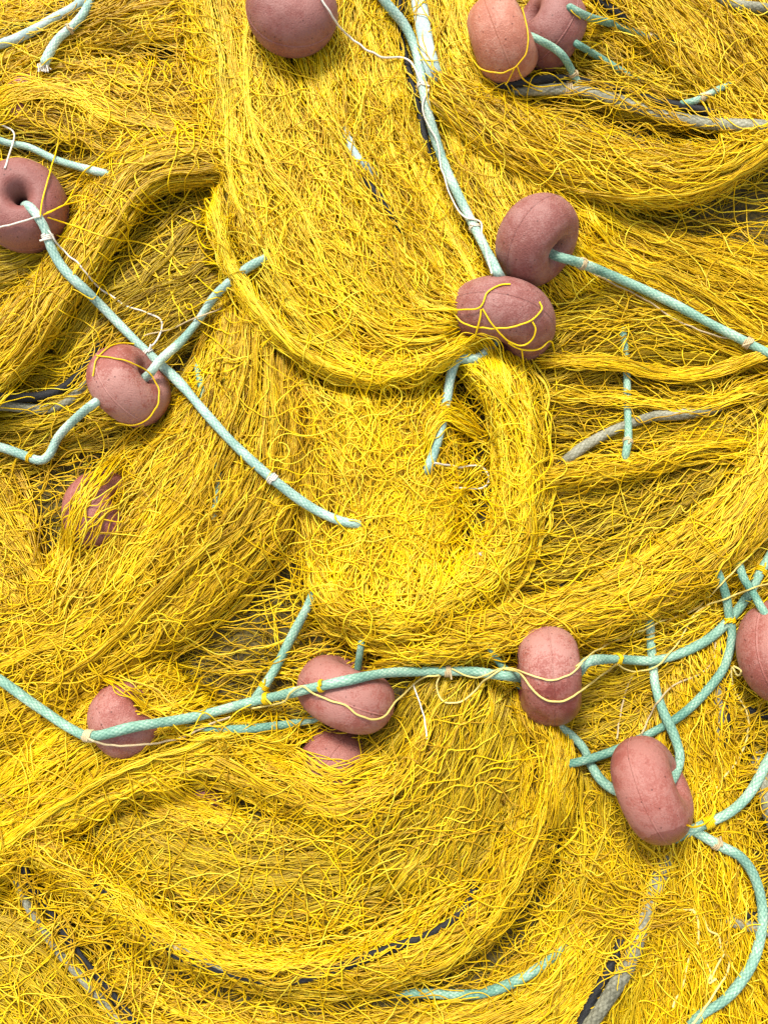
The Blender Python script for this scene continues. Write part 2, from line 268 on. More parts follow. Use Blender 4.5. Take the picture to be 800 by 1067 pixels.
# ---------------------------------------------------------------- the folds of the net
# (label, material, h0, dome, layers, looseness, guide lines across the fold)
FOLDS = [
 ('loose netting spread across the top left corner', GOLD, 14, 10, 4.6, 1.5,
  [[(-130, 10), (-20, 5), (70, -20), (180, -60), (260, -120)], [(-130, 90), (-20, 60), (60, 30), (130, 5), (200, -40)], [(-130, 190), (-40, 130), (30, 80), (110, 45), (215, 40)]]),
 ('loose netting sagging below the cut rope end', GOLD, 12, 12, 4.6, 1.6,
  [[(20, 60), (90, 50), (160, 70), (230, 60)], [(-10, 90), (70, 90), (140, 115), (230, 130)], [(-60, 140), (30, 140), (110, 165), (190, 175)]]),
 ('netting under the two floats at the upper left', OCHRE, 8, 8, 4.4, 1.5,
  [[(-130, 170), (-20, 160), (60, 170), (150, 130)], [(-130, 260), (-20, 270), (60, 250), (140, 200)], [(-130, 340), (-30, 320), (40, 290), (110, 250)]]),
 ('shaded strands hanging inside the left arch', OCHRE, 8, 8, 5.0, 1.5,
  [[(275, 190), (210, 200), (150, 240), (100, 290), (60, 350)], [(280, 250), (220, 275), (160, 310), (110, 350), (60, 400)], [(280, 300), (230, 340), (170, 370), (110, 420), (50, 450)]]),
 ('thin crossing strands beside the left float', OCHRE, 6, 6, 4.4, 1.8,
  [[(-130, 370), (-20, 380), (60, 370), (130, 340)], [(-130, 440), (-20, 430), (70, 420), (150, 380)], [(-130, 520), (-20, 500), (60, 470), (140, 440)]]),
 ('diagonal netting in the upper right corner', GOLD, 14, 14, 4.8, 1.2,
  [[(560, -60), (620, -10), (680, 50), (730, 110), (770, 160)], [(640, -100), (710, -30), (770, 40), (830, 100), (900, 150)], [(720, -130), (800, -60), (860, 0), (940, 50)]]),
 ('netting between the upper floats and the grey rope', OCHRE, 8, 6, 4.4, 1.5,
  [[(520, -20), (600, 20), (680, 70), (760, 110)], [(490, 30), (580, 60), (660, 95), (740, 120)], [(470, 70), (560, 95), (650, 120), (730, 140)]]),
 ('netting spread on the right under the long rope', GOLD, 8, 14, 5.4, 0.8,
  [[(470, 120), (560, 180), (660, 225), (760, 250), (930, 270)], [(470, 170), (570, 230), (670, 280), (780, 340), (930, 420)], [(500, 260), (580, 290), (660, 320), (760, 370), (930, 450)]]),
 ('strands sweeping level below the upper right rope', OCHRE, 6, 10, 5.0, 1.0,
  [[(520, 300), (590, 300), (650, 310), (720, 340)], [(540, 360), (610, 340), (670, 330), (740, 350)], [(540, 420), (610, 400), (680, 380), (800, 385)]]),
 ('sparse netting across the right hollow', OCHRE, 3, 4, 3.2, 1.8,
  [[(550, 380), (630, 372), (720, 385), (830, 360)], [(540, 430), (630, 430), (720, 440), (830, 420)], [(540, 480), (620, 500), (720, 480), (830, 470)]]),
 ('brownish inner netting of the right bowl', OCHRE, 10, 8, 5.4, 0.9,
  [[(540, 500), (620, 500), (700, 480), (770, 440), (830, 370)], [(530, 570), (620, 560), (700, 525), (775, 460), (850, 380)], [(500, 640), (610, 620), (710, 560), (790, 480), (870, 390)]]),
 ('broad outer rim of the right bowl', GOLD, 12, 26, 5.2, 0.9,
  [[(470, 640), (600, 605), (700, 550), (780, 470), (830, 340)], [(420, 670), (560, 650), (690, 600), (780, 520), (860, 380)], [(380, 700), (540, 685), (660, 655), (770, 590), (850, 480), (900, 400)]]),
 ('gathered band along the edge of the right hollow', GOLD, 20, 14, 5.0, 1.5,
  [[(540, 488), (610, 480), (665, 475), (720, 456), (775, 455)], [(540, 512), (610, 506), (670, 492), (730, 478), (790, 480)]]),
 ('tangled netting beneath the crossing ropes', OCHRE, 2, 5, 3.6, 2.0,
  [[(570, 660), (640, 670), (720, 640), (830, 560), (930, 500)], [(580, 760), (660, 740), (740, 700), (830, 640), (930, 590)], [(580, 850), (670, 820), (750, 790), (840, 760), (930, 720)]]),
 ('hanging strands of the lower right edge', GOLD, 4, 10, 4.6, 1.2,
  [[(760, 640), (765, 760), (775, 860), (800, 960), (860, 1100), (900, 1200)], [(700, 700), (710, 800), (715, 900), (730, 1000), (750, 1200)], [(640, 780), (655, 860), (660, 960), (650, 1060), (640, 1200)]]),
 ('hanging strands beneath the lower right float', OCHRE, 4, 8, 4.8, 1.3,
  [[(690, 860), (690, 950), (680, 1060), (670, 1200)], [(630, 800), (630, 900), (600, 1010), (570, 1200)], [(590, 780), (590, 880), (560, 980), (520, 1100), (480, 1200)]]),
 ('netting across the bottom edge', GOLD, 4, 10, 4.8, 1.3,
  [[(100, 1010), (230, 1050), (400, 1060), (520, 1020), (600, 930)], [(60, 1100), (230, 1120), (400, 1110), (560, 1070), (650, 980)], [(20, 1190), (230, 1200), (420, 1190), (620, 1150)]]),
 ('netting in the bottom left corner', OCHRE, 5, 10, 5.0, 1.3,
  [[(-130, 900), (-30, 925), (50, 960), (110, 1020), (170, 1100)], [(-130, 980), (-40, 1000), (30, 1040), (90, 1100), (140, 1200)], [(-130, 1060), (-50, 1090), (0, 1140), (40, 1200)]]),
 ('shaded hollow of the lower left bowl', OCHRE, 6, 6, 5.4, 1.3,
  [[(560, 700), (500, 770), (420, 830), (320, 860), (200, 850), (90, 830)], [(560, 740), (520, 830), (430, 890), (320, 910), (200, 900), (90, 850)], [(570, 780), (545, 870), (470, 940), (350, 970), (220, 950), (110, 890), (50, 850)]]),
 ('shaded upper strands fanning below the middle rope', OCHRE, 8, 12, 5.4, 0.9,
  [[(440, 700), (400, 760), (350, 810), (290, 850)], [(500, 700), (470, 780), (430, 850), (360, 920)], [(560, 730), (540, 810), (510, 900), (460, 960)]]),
 ('wide rim of the lower bowl', GOLD, 14, 22, 5.2, 1.5,
  [[(530, 720), (545, 800), (520, 890), (470, 960), (380, 990), (270, 990), (170, 950), (90, 890), (20, 850)], [(575, 730), (590, 820), (565, 910), (500, 990), (390, 1030), (270, 1030), (160, 990), (80, 930), (0, 880)]]),
 ('bright strands sloping over the left edge', BRIGHT, 14, 22, 5.2, 1.1,
  [[(160, 680), (90, 720), (20, 770), (-60, 830), (-130, 880)], [(230, 740), (140, 780), (60, 830), (-20, 890), (-130, 960)], [(330, 770), (210, 815), (110, 850), (30, 900), (-60, 980), (-130, 1040)]]),
 ('flat swirl of strands below the middle float', GOLD, 16, 14, 5.0, 1.2,
  [[(130, 770), (210, 775), (280, 790), (350, 825), (410, 800), (440, 740)], [(150, 800), (220, 815), (290, 840), (360, 860), (430, 840), (470, 770)]]),
 ('left netting curling round the half buried float', GOLD, 8, 12, 5.0, 1.4,
  [[(-130, 470), (-20, 480), (30, 540), (50, 600), (110, 650)], [(-130, 560), (-50, 570), (0, 620), (60, 670), (140, 690)], [(-130, 660), (-60, 670), (0, 700), (70, 740), (140, 730)]]),
 ('netting pulled down the middle left', GOLD, 14, 26, 5.6, 0.9,
  [[(235, 300), (205, 390), (150, 470), (90, 550), (20, 620), (-60, 680)], [(270, 300), (260, 420), (230, 510), (170, 590), (90, 660), (-40, 720)], [(310, 330), (325, 450), (310, 550), (240, 630), (140, 700), (40, 770), (-60, 830)]]),
 ('arched fold on the left falling to the edge', GOLD, 16, 30, 5.4, 0.6,
  [[(250, 138), (180, 135), (120, 158), (75, 220), (30, 290), (-30, 350), (-130, 420)], [(255, 165), (190, 165), (140, 185), (100, 245), (55, 310), (0, 380), (-130, 480)], [(255, 192), (200, 195), (160, 207), (118, 265), (72, 330), (20, 395), (-110, 520)]]),
 ('lower right part of the middle pouch', GOLD, 16, 20, 5.4, 1.0,
  [[(320, 400), (310, 500), (320, 600), (360, 660), (420, 690)], [(400, 400), (395, 500), (400, 580), (430, 640), (480, 670)], [(470, 400), (480, 500), (470, 570), (460, 620), (470, 650)]]),
 ('strands beside the long upper rope', BRIGHT, 14, 20, 5.2, 0.9,
  [[(400, -120), (425, 0), (440, 90), (465, 180), (500, 270), (530, 340)], [(450, -120), (470, 0), (500, 90), (530, 170), (570, 240), (620, 300)], [(480, -120), (500, 20), (540, 100), (600, 170), (660, 220)]]),
 ('smiling fold below the grey rope', GOLD, 20, 28, 5.4, 0.6,
  [[(480, 80), (560, 115), (640, 140), (720, 150), (790, 130), (880, 80)], [(440, 70), (520, 135), (600, 175), (680, 195), (760, 175), (830, 130), (930, 80)], [(420, 90), (510, 165), (590, 200), (665, 216), (730, 210), (800, 170), (880, 130), (930, 110)]]),
 ('bright cascade falling from the top middle', BRIGHT, 22, 34, 6.0, 1.15,
  [[(150, -130), (180, -30), (205, 80), (220, 190), (245, 270), (300, 360), (380, 396), (450, 385), (490, 352)], [(230, -130), (250, -30), (268, 80), (300, 180), (340, 270), (400, 340), (450, 350), (490, 335)], [(320, -130), (335, -30), (345, 70), (375, 160), (425, 240), (465, 295), (500, 330)], [(400, -130), (410, -30), (420, 60), (440, 140), (470, 220), (505, 280), (530, 320)]]),
 ('gathered band curving to the middle float', BRIGHT, 48, 12, 5.0, 1.3,
  [[(225, 200), (255, 290), (310, 350), (380, 380), (440, 370), (485, 350)], [(215, 230), (250, 310), (310, 372), (380, 400), (450, 385), (490, 360)]]),
 ('middle strands falling from the band', BRIGHT, 22, 16, 5.2, 1.3,
  [[(300, 370), (320, 450), (345, 530), (370, 600), (400, 660)], [(360, 390), (380, 460), (400, 530), (420, 600), (430, 650)], [(450, 380), (450, 450), (440, 520), (440, 590), (450, 640)]]),
 ('rim of the middle pouch', BRIGHT, 28, 18, 5.4, 1.9,
  [[(470, 370), (510, 430), (520, 500), (505, 560), (460, 600), (400, 620), (350, 600)], [(540, 370), (562, 440), (564, 530), (540, 600), (480, 645), (400, 670), (335, 640), (320, 580)]]),
]
def fold_surface(guides, M=60):
    gs, ls = [], []
    for g in guides:
        c, L = resample(catmull(g), M); gs.append(c); ls.append(L)
    return np.array(gs), float(np.mean(ls))
def across(Gd, v, srow):
    """Gd (K,M,2); v,srow arrays (n,k) -> positions"""
    K, M, _ = Gd.shape
    x = np.clip(v, -0.15, 1.15) * (K - 1); i = np.clip(np.floor(x).astype(int), 0, K - 2); f = (x - i)[..., None]
    y = np.clip(srow, 0, 1) * (M - 1); j = np.clip(np.floor(y).astype(int), 0, M - 2); e = (y - j)[..., None]
    a = Gd[i, j] * (1 - e) + Gd[i, j + 1] * e; b = Gd[i + 1, j] * (1 - e) + Gd[i + 1, j + 1] * e
    return a * (1 - f) + b * f
def prof(v): return np.sqrt(np.clip(1 - (2 * v - 1) ** 2, 0, 1))
FOLDS = [(a_, b_, c_ * 1.1, d_ * 1.2, e_, f_, g_) for a_, b_, c_, d_, e_, f_, g_ in FOLDS]
fold_data = []
for F_ in FOLDS:                       # first pass: the height of the heap
    Gd, L = fold_surface(F_[6])
    Wd = float(np.mean(np.linalg.norm(np.diff(Gd, axis=0), axis=2).sum(0)))
    fold_data.append((Gd, L, Wd))
    s, v = np.meshgrid(np.linspace(0, 1, int(L / 2)), np.linspace(0, 1, int(Wd / 2)))
    q = across(Gd, v, s); end = np.clip(np.minimum(s, 1 - s) * L / 30, 0, 1)
    z = F_[2] + F_[3] * prof(v) * (0.3 + 0.7 * end)
    gx = np.round((q[..., 0] - X0) / G).astype(int); gy = np.round((q[..., 1] - Y0) / G).astype(int)
    ok = (gx >= 0) & (gx < NX) & (gy >= 0) & (gy < NY)
    np.maximum.at(H, (gy[ok], gx[ok]), z[ok])
    dq = np.gradient(q, axis=1); dq /= np.linalg.norm(dq, axis=2, keepdims=True) + 1e-9
    dq *= np.where(dq[..., :1] + 0.3 * dq[..., 1:] < 0, -1, 1)
    on = ok & (z >= H[np.clip(gy, 0, NY - 1), np.clip(gx, 0, NX - 1)] - 4)
    TX[gy[on], gx[on]] = dq[..., 0][on]; TY[gy[on], gx[on]] = dq[..., 1][on]
H = blur(H, 4)

net = bpy.data.objects.new('fishing_net', None); COL.objects.link(net)
tag(net, 'heap of tangled bright yellow fishing net filling the picture', 'fishing net')
RAD = 0.58
def clipmask(X, Y):
    return ((X > X0 - 10) & (X < X1 + 10) & (Y > Y0 - 10) & (Y < Y1 + 10)).any(1)
total = 0
for F_, (Gd, L, Wd) in zip(FOLDS, fold_data):
    label, m, h0, dome, layers, loose, _ = F_
    n_ = int(0.16 * layers * Wd / (2 * RAD) / 0.72); k = max(12, int(L * 0.72 / 4.6))
    span = rng.uniform(0.6, 1.1, (n_, 1)); s0 = rng.uniform(-0.06, 1.06 - span)
    s = s0 + span * np.linspace(0, 1, k)[None]; s = np.clip(s, 0, 1) if False else s
    v0 = rng.uniform(0, 1, (n_, 1))
    cells = L * 0.72
    nC = max(2, int(Wd / 15))
    cw = snoise(nC, 200, L / 70)                       # wandering lock centres
    lock = np.clip((v0 * nC).astype(int), 0, nC - 1)
    si = np.clip((s * 199).astype(int), 0, 199)
    centre = (lock + 0.5 + 0.55 * cw[lock, si]) / nC
    pull = np.clip(0.42 + 0.38 * snoise(n_, k, cells / 90), 0, 0.85)
    v = v0 + snoise(n_, k, cells / 110) * 0.06 * loose
    v = v * (1 - pull) + centre * pull
    sc = np.clip(s, 0, 1)
    q = across(Gd, v, sc)
    wv = [fieldw(v, sc, Wd, L) for _ in range(2)]
    X = q[..., 0] + wv[0] * (0.7 + 0.7 * loose) + snoise(n_, k, cells / 14) * (0.5 + 0.3 * loose) + snoise(n_, k, cells / 42) * 2.4 * loose
    Y = q[..., 1] + wv[1] * (0.7 + 0.7 * loose) + snoise(n_, k, cells / 13) * (0.55 + 0.3 * loose) + snoise(n_, k, cells / 42) * 2.4 * loose
    depth = rng.random((n_, 1)) * 14 + rng.normal(size=nC)[lock] * 2.2
    end = np.clip(np.minimum(s, 1 - s) * L / 30, -0.5, 1)
    Z = h0 + dome * prof(np.clip(v, 0, 1)) * (0.3 + 0.7 * np.clip(end, 0, 1)) - depth + snoise(n_, k, cells / 36) * 0.9 + np.minimum(end, 0) * 30
    Z -= 5 * np.clip(np.abs(v * nC - np.floor(v * nC) - 0.5) * 2, 0, 1) * 0.6
    # strand ends sink into the heap
    e2 = np.clip(np.minimum(np.arange(k), k - 1 - np.arange(k)) / 4.0, 0, 1)[None]
    Z -= (1 - e2) * 7
    keep = clipmask(X, Y); X, Y, Z = X[keep], Y[keep], Z[keep]
    bag = Bag(); bag.add(*strands_mesh('net_fold', X, Y, Z, RAD * rng.uniform(0.85, 1.15, (len(X), 1)), m))
    # long locks of threads that stay together, in three layers
    for gen in range(3):
        nL = max(3, int(Wd / rng.uniform(11, 15))); per_l = 14; k3 = max(20, int(L / 3.8))
        s3 = np.linspace(-0.03, 1.03, k3)[None]; sc3 = np.clip(s3, 0, 1)
        lv = (np.arange(nL)[:, None] + rng.random((nL, 1))) / nL + snoise(nL, k3, L / 110) * (4 + 3.5 * loose) / Wd
        lw = 1 + 0.5 * snoise(nL, k3, L / 55); lz = rng.uniform(-4, 4, (nL, 1)) + snoise(nL, k3, L / 80) * 2.2 - (9, 4, 0)[gen]
        li = np.repeat(np.arange(nL), per_l); off = rng.normal(size=(len(li), 1))
        wig = snoise(len(li), k3, L / 24) * 1.3 + snoise(len(li), k3, L / 70) * 2.0
        v3 = lv[li] + (off * 3.2 * np.abs(lw[li]) + wig * (0.5 + 0.35 * loose)) / Wd
        sc3 = sc3 + 0 * v3
        q = across(Gd, v3, sc3)
        lx, ly = snoise(nL, k3, L / 17) * (0.5 + 0.5 * loose), snoise(nL, k3, L / 17) * (0.5 + 0.5 * loose)
        X = q[..., 0] + lx[li] + snoise(len(li), k3, L / 12) * (0.45 + 0.2 * loose)
        Y = q[..., 1] + ly[li] + snoise(len(li), k3, L / 12) * (0.45 + 0.2 * loose)
        end = np.clip(np.minimum(s3, 1 - s3) * L / 30, -0.5, 1)
        Z = h0 + dome * prof(np.clip(v3, 0, 1)) * (0.3 + 0.7 * np.clip(end, 0, 1)) + lz[li] - 1.6 * np.abs(off) + np.minimum(end, 0) * 30
        keep = clipmask(X, Y)
        if keep.any(): bag.add(*strands_mesh('x', X[keep], Y[keep], Z[keep], RAD * rng.uniform(0.85, 1.15, (int(keep.sum()), 1)), m))
    # gathered sheets of knotted mesh: neighbouring lines meet at alternate knots
    for sheet in range(4):
        sp = rng.uniform(3.4, 5.5); n2 = max(4, int(Wd / sp)); k2 = max(16, int(L / 3.6)); per = rng.uniform(22, 34)
        s2 = np.linspace(-0.04, 1.04, k2)[None] + 0 * np.zeros((n2, 1)); i2 = np.arange(n2)[:, None]
        v2 = (i2 + 0.5) / n2 + 0 * s2
        sc2 = np.clip(s2, 0, 1)
        v2 = v2 + noise2(v2, sc2, Wd / 30, L / 80) * 9 / Wd + noise2(v2, sc2, Wd / 70, L / 120) * 14 * loose / Wd
        ph_ = s2 * L / per + noise2(v2, sc2, Wd / 25, L / 90) * 0.5
        tri = 2 * np.abs(2 * (ph_ / 2 - np.floor(ph_ / 2 + 0.5))) - 1
        zig = np.clip(tri * 1.35, -1, 1) * np.where(i2 % 2 == 0, 1, -1)
        v2 = v2 + zig * 0.46 / n2 * 1.0
        q = across(Gd, v2, sc2)
        am = 1.5 + 2.2 * loose
        X = q[..., 0] + fieldw(v2, sc2, Wd, L) * (0.7 + 0.8 * loose) + noise2(v2, sc2, Wd / 16, L / 30) * am + snoise(n2, k2, L / 13) * 0.7
        Y = q[..., 1] + fieldw(v2, sc2, Wd, L) * (0.7 + 0.8 * loose) + noise2(v2, sc2, Wd / 16, L / 30) * am + snoise(n2, k2, L / 13) * 0.7
        end = np.clip(np.minimum(s2, 1 - s2) * L / 30, -0.5, 1)
        Z = h0 + dome * prof(np.clip(v2, 0, 1)) * (0.3 + 0.7 * np.clip(end, 0, 1)) - rng.uniform(0, 8) + noise2(v2, sc2, Wd / 18, L / 60) * 2.6 + snoise(n2, k2, L / 30) * 0.5 + np.minimum(end, 0) * 30
        keep = (rng.random(n2) < 0.9) & clipmask(X, Y)
        if keep.any(): bag.add(*strands_mesh('x', X[keep], Y[keep], Z[keep], (RAD * (1 + 0.7 * np.exp(-((np.abs(tri) - 1) / 0.16) ** 2)))[keep], m))
    o = bag.build('net_fold', m, net); o['label'] = label; o['kind'] = 'stuff'
    total += X.size
print('fold points', total)

def curls(n_, k, box, curl, zlo, zhi, follow, step=4.0, A=None):
    A = HB if A is None else A
    x = rng.uniform(box[0], box[2], n_); y = rng.uniform(box[1], box[3], n_)
    kap = snoise(n_, k, k / 8) * curl + snoise(n_, k, k / 24) * curl * 0.5
    dev = snoise(n_, k, k / 9) * 0.34 + rng.normal(size=(n_, 1)) * 0.14
    sg = np.where(rng.random(n_) < 0.5, 1, -1)
    th = rng.uniform(-math.pi, math.pi, n_)
    X = np.zeros((n_, k)); Y = np.zeros((n_, k))
    for i in range(k):
        X[:, i] = x; Y[:, i] = y
        if follow:
            f = np.arctan2(sample(TY, x, y), sample(TX, x, y)); a = f + dev[:, i]
        else:
            th = th + kap[:, i]; a = th
        x = x + np.cos(a) * step * sg; y = y + np.sin(a) * step * sg
    Z = sample(A, X, Y)
    Zp = np.pad(Z, ((0, 0), (2, 2)), mode='edge'); Z = 0.5 * Z + 0.5 * np.max([Zp[:, i:i + k] for i in range(5)], 0)
    Z = Z + rng.uniform(zlo, zhi, (n_, 1)) + snoise(n_, k, k / 9) * 0.9
    X = X + snoise(n_, k, k / 3.4) * 1.1; Y = Y + snoise(n_, k, k / 3.4) * 1.1
    e2 = np.clip(np.minimum(np.arange(k), k - 1 - np.arange(k)) / 4.0, 0, 1)[None]
    Z -= (1 - e2) * 9
    return X, Y, Z

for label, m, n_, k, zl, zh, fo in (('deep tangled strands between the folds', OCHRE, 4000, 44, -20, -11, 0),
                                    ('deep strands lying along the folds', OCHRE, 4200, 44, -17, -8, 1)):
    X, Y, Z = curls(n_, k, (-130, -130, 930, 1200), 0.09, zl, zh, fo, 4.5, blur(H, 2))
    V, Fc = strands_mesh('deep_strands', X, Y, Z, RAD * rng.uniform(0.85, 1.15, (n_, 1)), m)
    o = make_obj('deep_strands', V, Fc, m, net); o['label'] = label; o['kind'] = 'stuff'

# inner mass of the net; its dark colour paints shade into the gaps
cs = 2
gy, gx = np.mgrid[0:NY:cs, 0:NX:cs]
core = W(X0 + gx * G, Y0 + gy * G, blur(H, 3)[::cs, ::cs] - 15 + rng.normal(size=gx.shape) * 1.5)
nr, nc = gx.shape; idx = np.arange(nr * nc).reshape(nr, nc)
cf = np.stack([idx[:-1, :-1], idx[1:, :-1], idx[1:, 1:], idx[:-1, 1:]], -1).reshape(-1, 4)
cm, cn, cb = mat('shade_dark_inner_netting')
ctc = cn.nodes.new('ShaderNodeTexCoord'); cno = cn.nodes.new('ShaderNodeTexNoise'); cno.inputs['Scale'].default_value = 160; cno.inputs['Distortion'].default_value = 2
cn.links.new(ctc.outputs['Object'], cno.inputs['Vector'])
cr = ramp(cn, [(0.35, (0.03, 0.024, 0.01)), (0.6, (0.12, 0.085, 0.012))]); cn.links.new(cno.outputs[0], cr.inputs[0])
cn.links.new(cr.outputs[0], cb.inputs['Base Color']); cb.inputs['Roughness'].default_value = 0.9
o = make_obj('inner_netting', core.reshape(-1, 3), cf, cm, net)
o['label'] = 'packed netting deep inside the heap, coloured dark as shade between the strands'; o['kind'] = 'stuff'

# ---------------------------------------------------------------- floats
HF = H.copy()
PINK = ((0.26, 0.076, 0.056), (0.38, 0.19, 0.155))
MAUVE = ((0.215, 0.070, 0.056), (0.32, 0.165, 0.14))
ORANGE = ((0.36, 0.125, 0.075), (0.46, 0.25, 0.18))
def surface_map(co, A):
    px, py, h = P(co)
    gx = np.round((px - X0) / G).astype(int); gy = np.round((py - Y0) / G).astype(int)
    ok = (gx >= 0) & (gx < NX) & (gy >= 0) & (gy < NY)
    np.maximum.at(A, (gy[ok], gx[ok]), h[ok])
fl_n = 0
CENTRE = {}
def add_float(key, px, py, d, t, axis, lift, colour, label, dust=0.5, wet=None, group='floats threaded on the net ropes'):
    """axis: photo right, photo down, towards the viewer"""
    global fl_n
    fl_n += 1
    n1, n2 = 96, 128
    R, b_ = d / 2, t / 2; Rc = R * {'F7': 0.45, 'F14': 0.36, 'F1': 0.36}.get(key, 0.47); rh = d * 0.055
    a = np.r_[np.radians([-3.2, -2.1, -1.2, -0.4, 0.4, 1.2, 2.1, 3.2]), np.linspace(math.radians(7), math.radians(353), n1 - 8)]
    ao = np.where(np.cos(a) >= 0, R - Rc, Rc - rh)
    pr = Rc + ao * np.sign(np.cos(a)) * np.abs(np.cos(a)) ** 0.92
    pz = b_ * np.sign(np.sin(a)) * np.abs(np.sin(a)) ** 0.96
    seam = (np.exp(-(pz / 0.45) ** 2) * 0.8 - np.exp(-((np.abs(pz) - 1.2) / 0.6) ** 2) * 0.25) * (np.cos(a) > 0)
    pr = pr + seam
    ph = np.linspace(0, 2 * math.pi, n2, endpoint=False)
    r_ = pr[:, None] * (1 + 0.022 * np.sin(2 * ph + fl_n) + 0.012 * np.sin(3 * ph + 2 * fl_n))[None]
    zz = pz[:, None] * (1 + 0.03 * np.sin(ph + fl_n * 1.3) + 0.02 * np.sin(2 * ph + fl_n))[None]
    co = np.stack([r_ * np.cos(ph), r_ * np.sin(ph), zz + 0 * r_], -1)
    fr = np.random.default_rng(100 + fl_n)          # dents and bumps of its own
    nrm_ = co / (np.linalg.norm(co, axis=2, keepdims=True) + 1e-6)
    for q_ in range(9):
        dv_ = fr.normal(size=3); dv_ /= np.linalg.norm(dv_)
        co = co + nrm_ * (np.exp(-(1 - nrm_ @ dv_) / fr.uniform(0.01, 0.16)) * fr.uniform(-2.2, 1.3))[..., None]
    co = co * U
    i, j = np.mgrid[0:n1, 0:n2]
    i2, j2 = (i + 1) % n1, (j + 1) % n2
    fc = np.stack([i * n2 + j, i * n2 + j2, i2 * n2 + j2, i2 * n2 + j], -1).reshape(-1, 4)
    if wet:
        dv = Vector((axis[0], -axis[1], axis[2])).normalized().to_track_quat('Z', 'Y').inverted() @ Vector((wet[0], -wet[1], 0)).normalized()
        wet = (dv.x, dv.y, dv.z, wet[2])
    mt = float_mat('foam_float_' + str(fl_n), colour[0], colour[1], fl_n * 3.1, dust, wet)
    o = make_obj('net_float', co.reshape(-1, 3), fc, mt)
    ax = Vector((axis[0], -axis[1], axis[2])).normalized()
    q = ax.to_track_quat('Z', 'Y'); Mq = np.array(q.to_matrix())
    hc = float(sample(H, px, py)) + lift
    c = W(px, py, hc)
    if axis[2] < 0.9: pass
    o.rotation_euler = q.to_euler(); o.location = c
    tag(o, label, 'float', group)
    wv = co.reshape(-1, 3) @ Mq.T + c
    surface_map(wv, HF)
    CENTRE[key] = (px, py, hc, np.array([axis[0], axis[1], axis[2]]) / np.linalg.norm(axis), t)
    return o
add_float('F1', 304, 11, 93, 66, (0.12, -0.16, 0.95), 22, MAUVE, 'round mauve float seen hole-on, cut off by the top edge', 0.35)
add_float('F3', 572, 31, 86, 60, (-0.85, -0.35, 0.55), 12, MAUVE, 'mauve float tucked behind the orange one at the top', 0.4)
add_float('F2', 523, 42, 94, 60, (0.86, -0.28, 0.36), 30, ORANGE, 'orange-pink float at the top with a seam and yellow twine round it', 0.5)
add_float('F4', 560, 250, 96, 57, (0.66, 0.58, 0.34), 22, MAUVE, 'dusty mauve float with the long right-hand rope leaving its hole', 0.55)
add_float('F5', 520, 336, 119, 62, (-0.25, 0.95, 0.12), 24, MAUVE, 'mauve float netted with yellow twine in the middle of the heap', 0.6)
add_float('F6', 135, 402, 88, 55, (0.80, -0.42, 0.42), 22, PINK, 'pink float with a pale dusty scuff, under the long diagonal rope', 0.8)
add_float('F7', 24, 215, 94, 66, (0.22, 0.02, 0.92), 24, MAUVE, 'round mauve float at the left edge with a rope knotted at its hole', 0.3)
add_float('F8', 108, 534, 86, 60, (0.75, -0.3, 0.45), -10, PINK, 'pink float half buried under draped strands on the left', 0.3)
add_float('F9', 130, 750, 72, 52, (0.75, -0.55, 0.3), -4, PINK, 'small pink float behind the long rope at the lower left', 0.6)
add_float('F10', 361, 723, 101, 58, (0.36, -0.92, 0.12), 14, PINK, 'wide pink float lying across the middle with a rope over it', 0.6)
add_float('F11', 346, 800, 84, 62, (0.8, 0.5, 0.2), -17, PINK, 'pink float mostly hidden by strands under the wide pink float', 0.4)
add_float('F12', 572, 704, 98, 59, (0.98, -0.04, 0.10), 30, PINK, 'upright pink float with a vertical seam and yellow twine across', 0.8, wet=(0.25, 1.0, 0.004))
add_float('F13', 679, 823, 101, 55, (0.84, -0.33, 0.42), 40, PINK, 'smooth pink bean-shaped float with a dark wet end', 0.45, wet=(0.4, 1.0, 0.036))
add_float('F14', 817, 680, 102, 70, (0.6, -0.15, 0.75), 30, PINK, 'pink float cut off by the right edge', 0.5)
add_float('F15', 36, 112, 70, 56, (0.3, 0.2, 0.9), -28, ORANGE, 'orange-pink float glimpsed through the net at the upper left', 0.4)
add_float('F16', 208, 842, 76, 60, (0.4, 0.3, 0.8), -32, PINK, 'reddish float showing faintly through the lower left netting', 0.2)
HFs = np.maximum(blur(HF, 1), HF - 2)

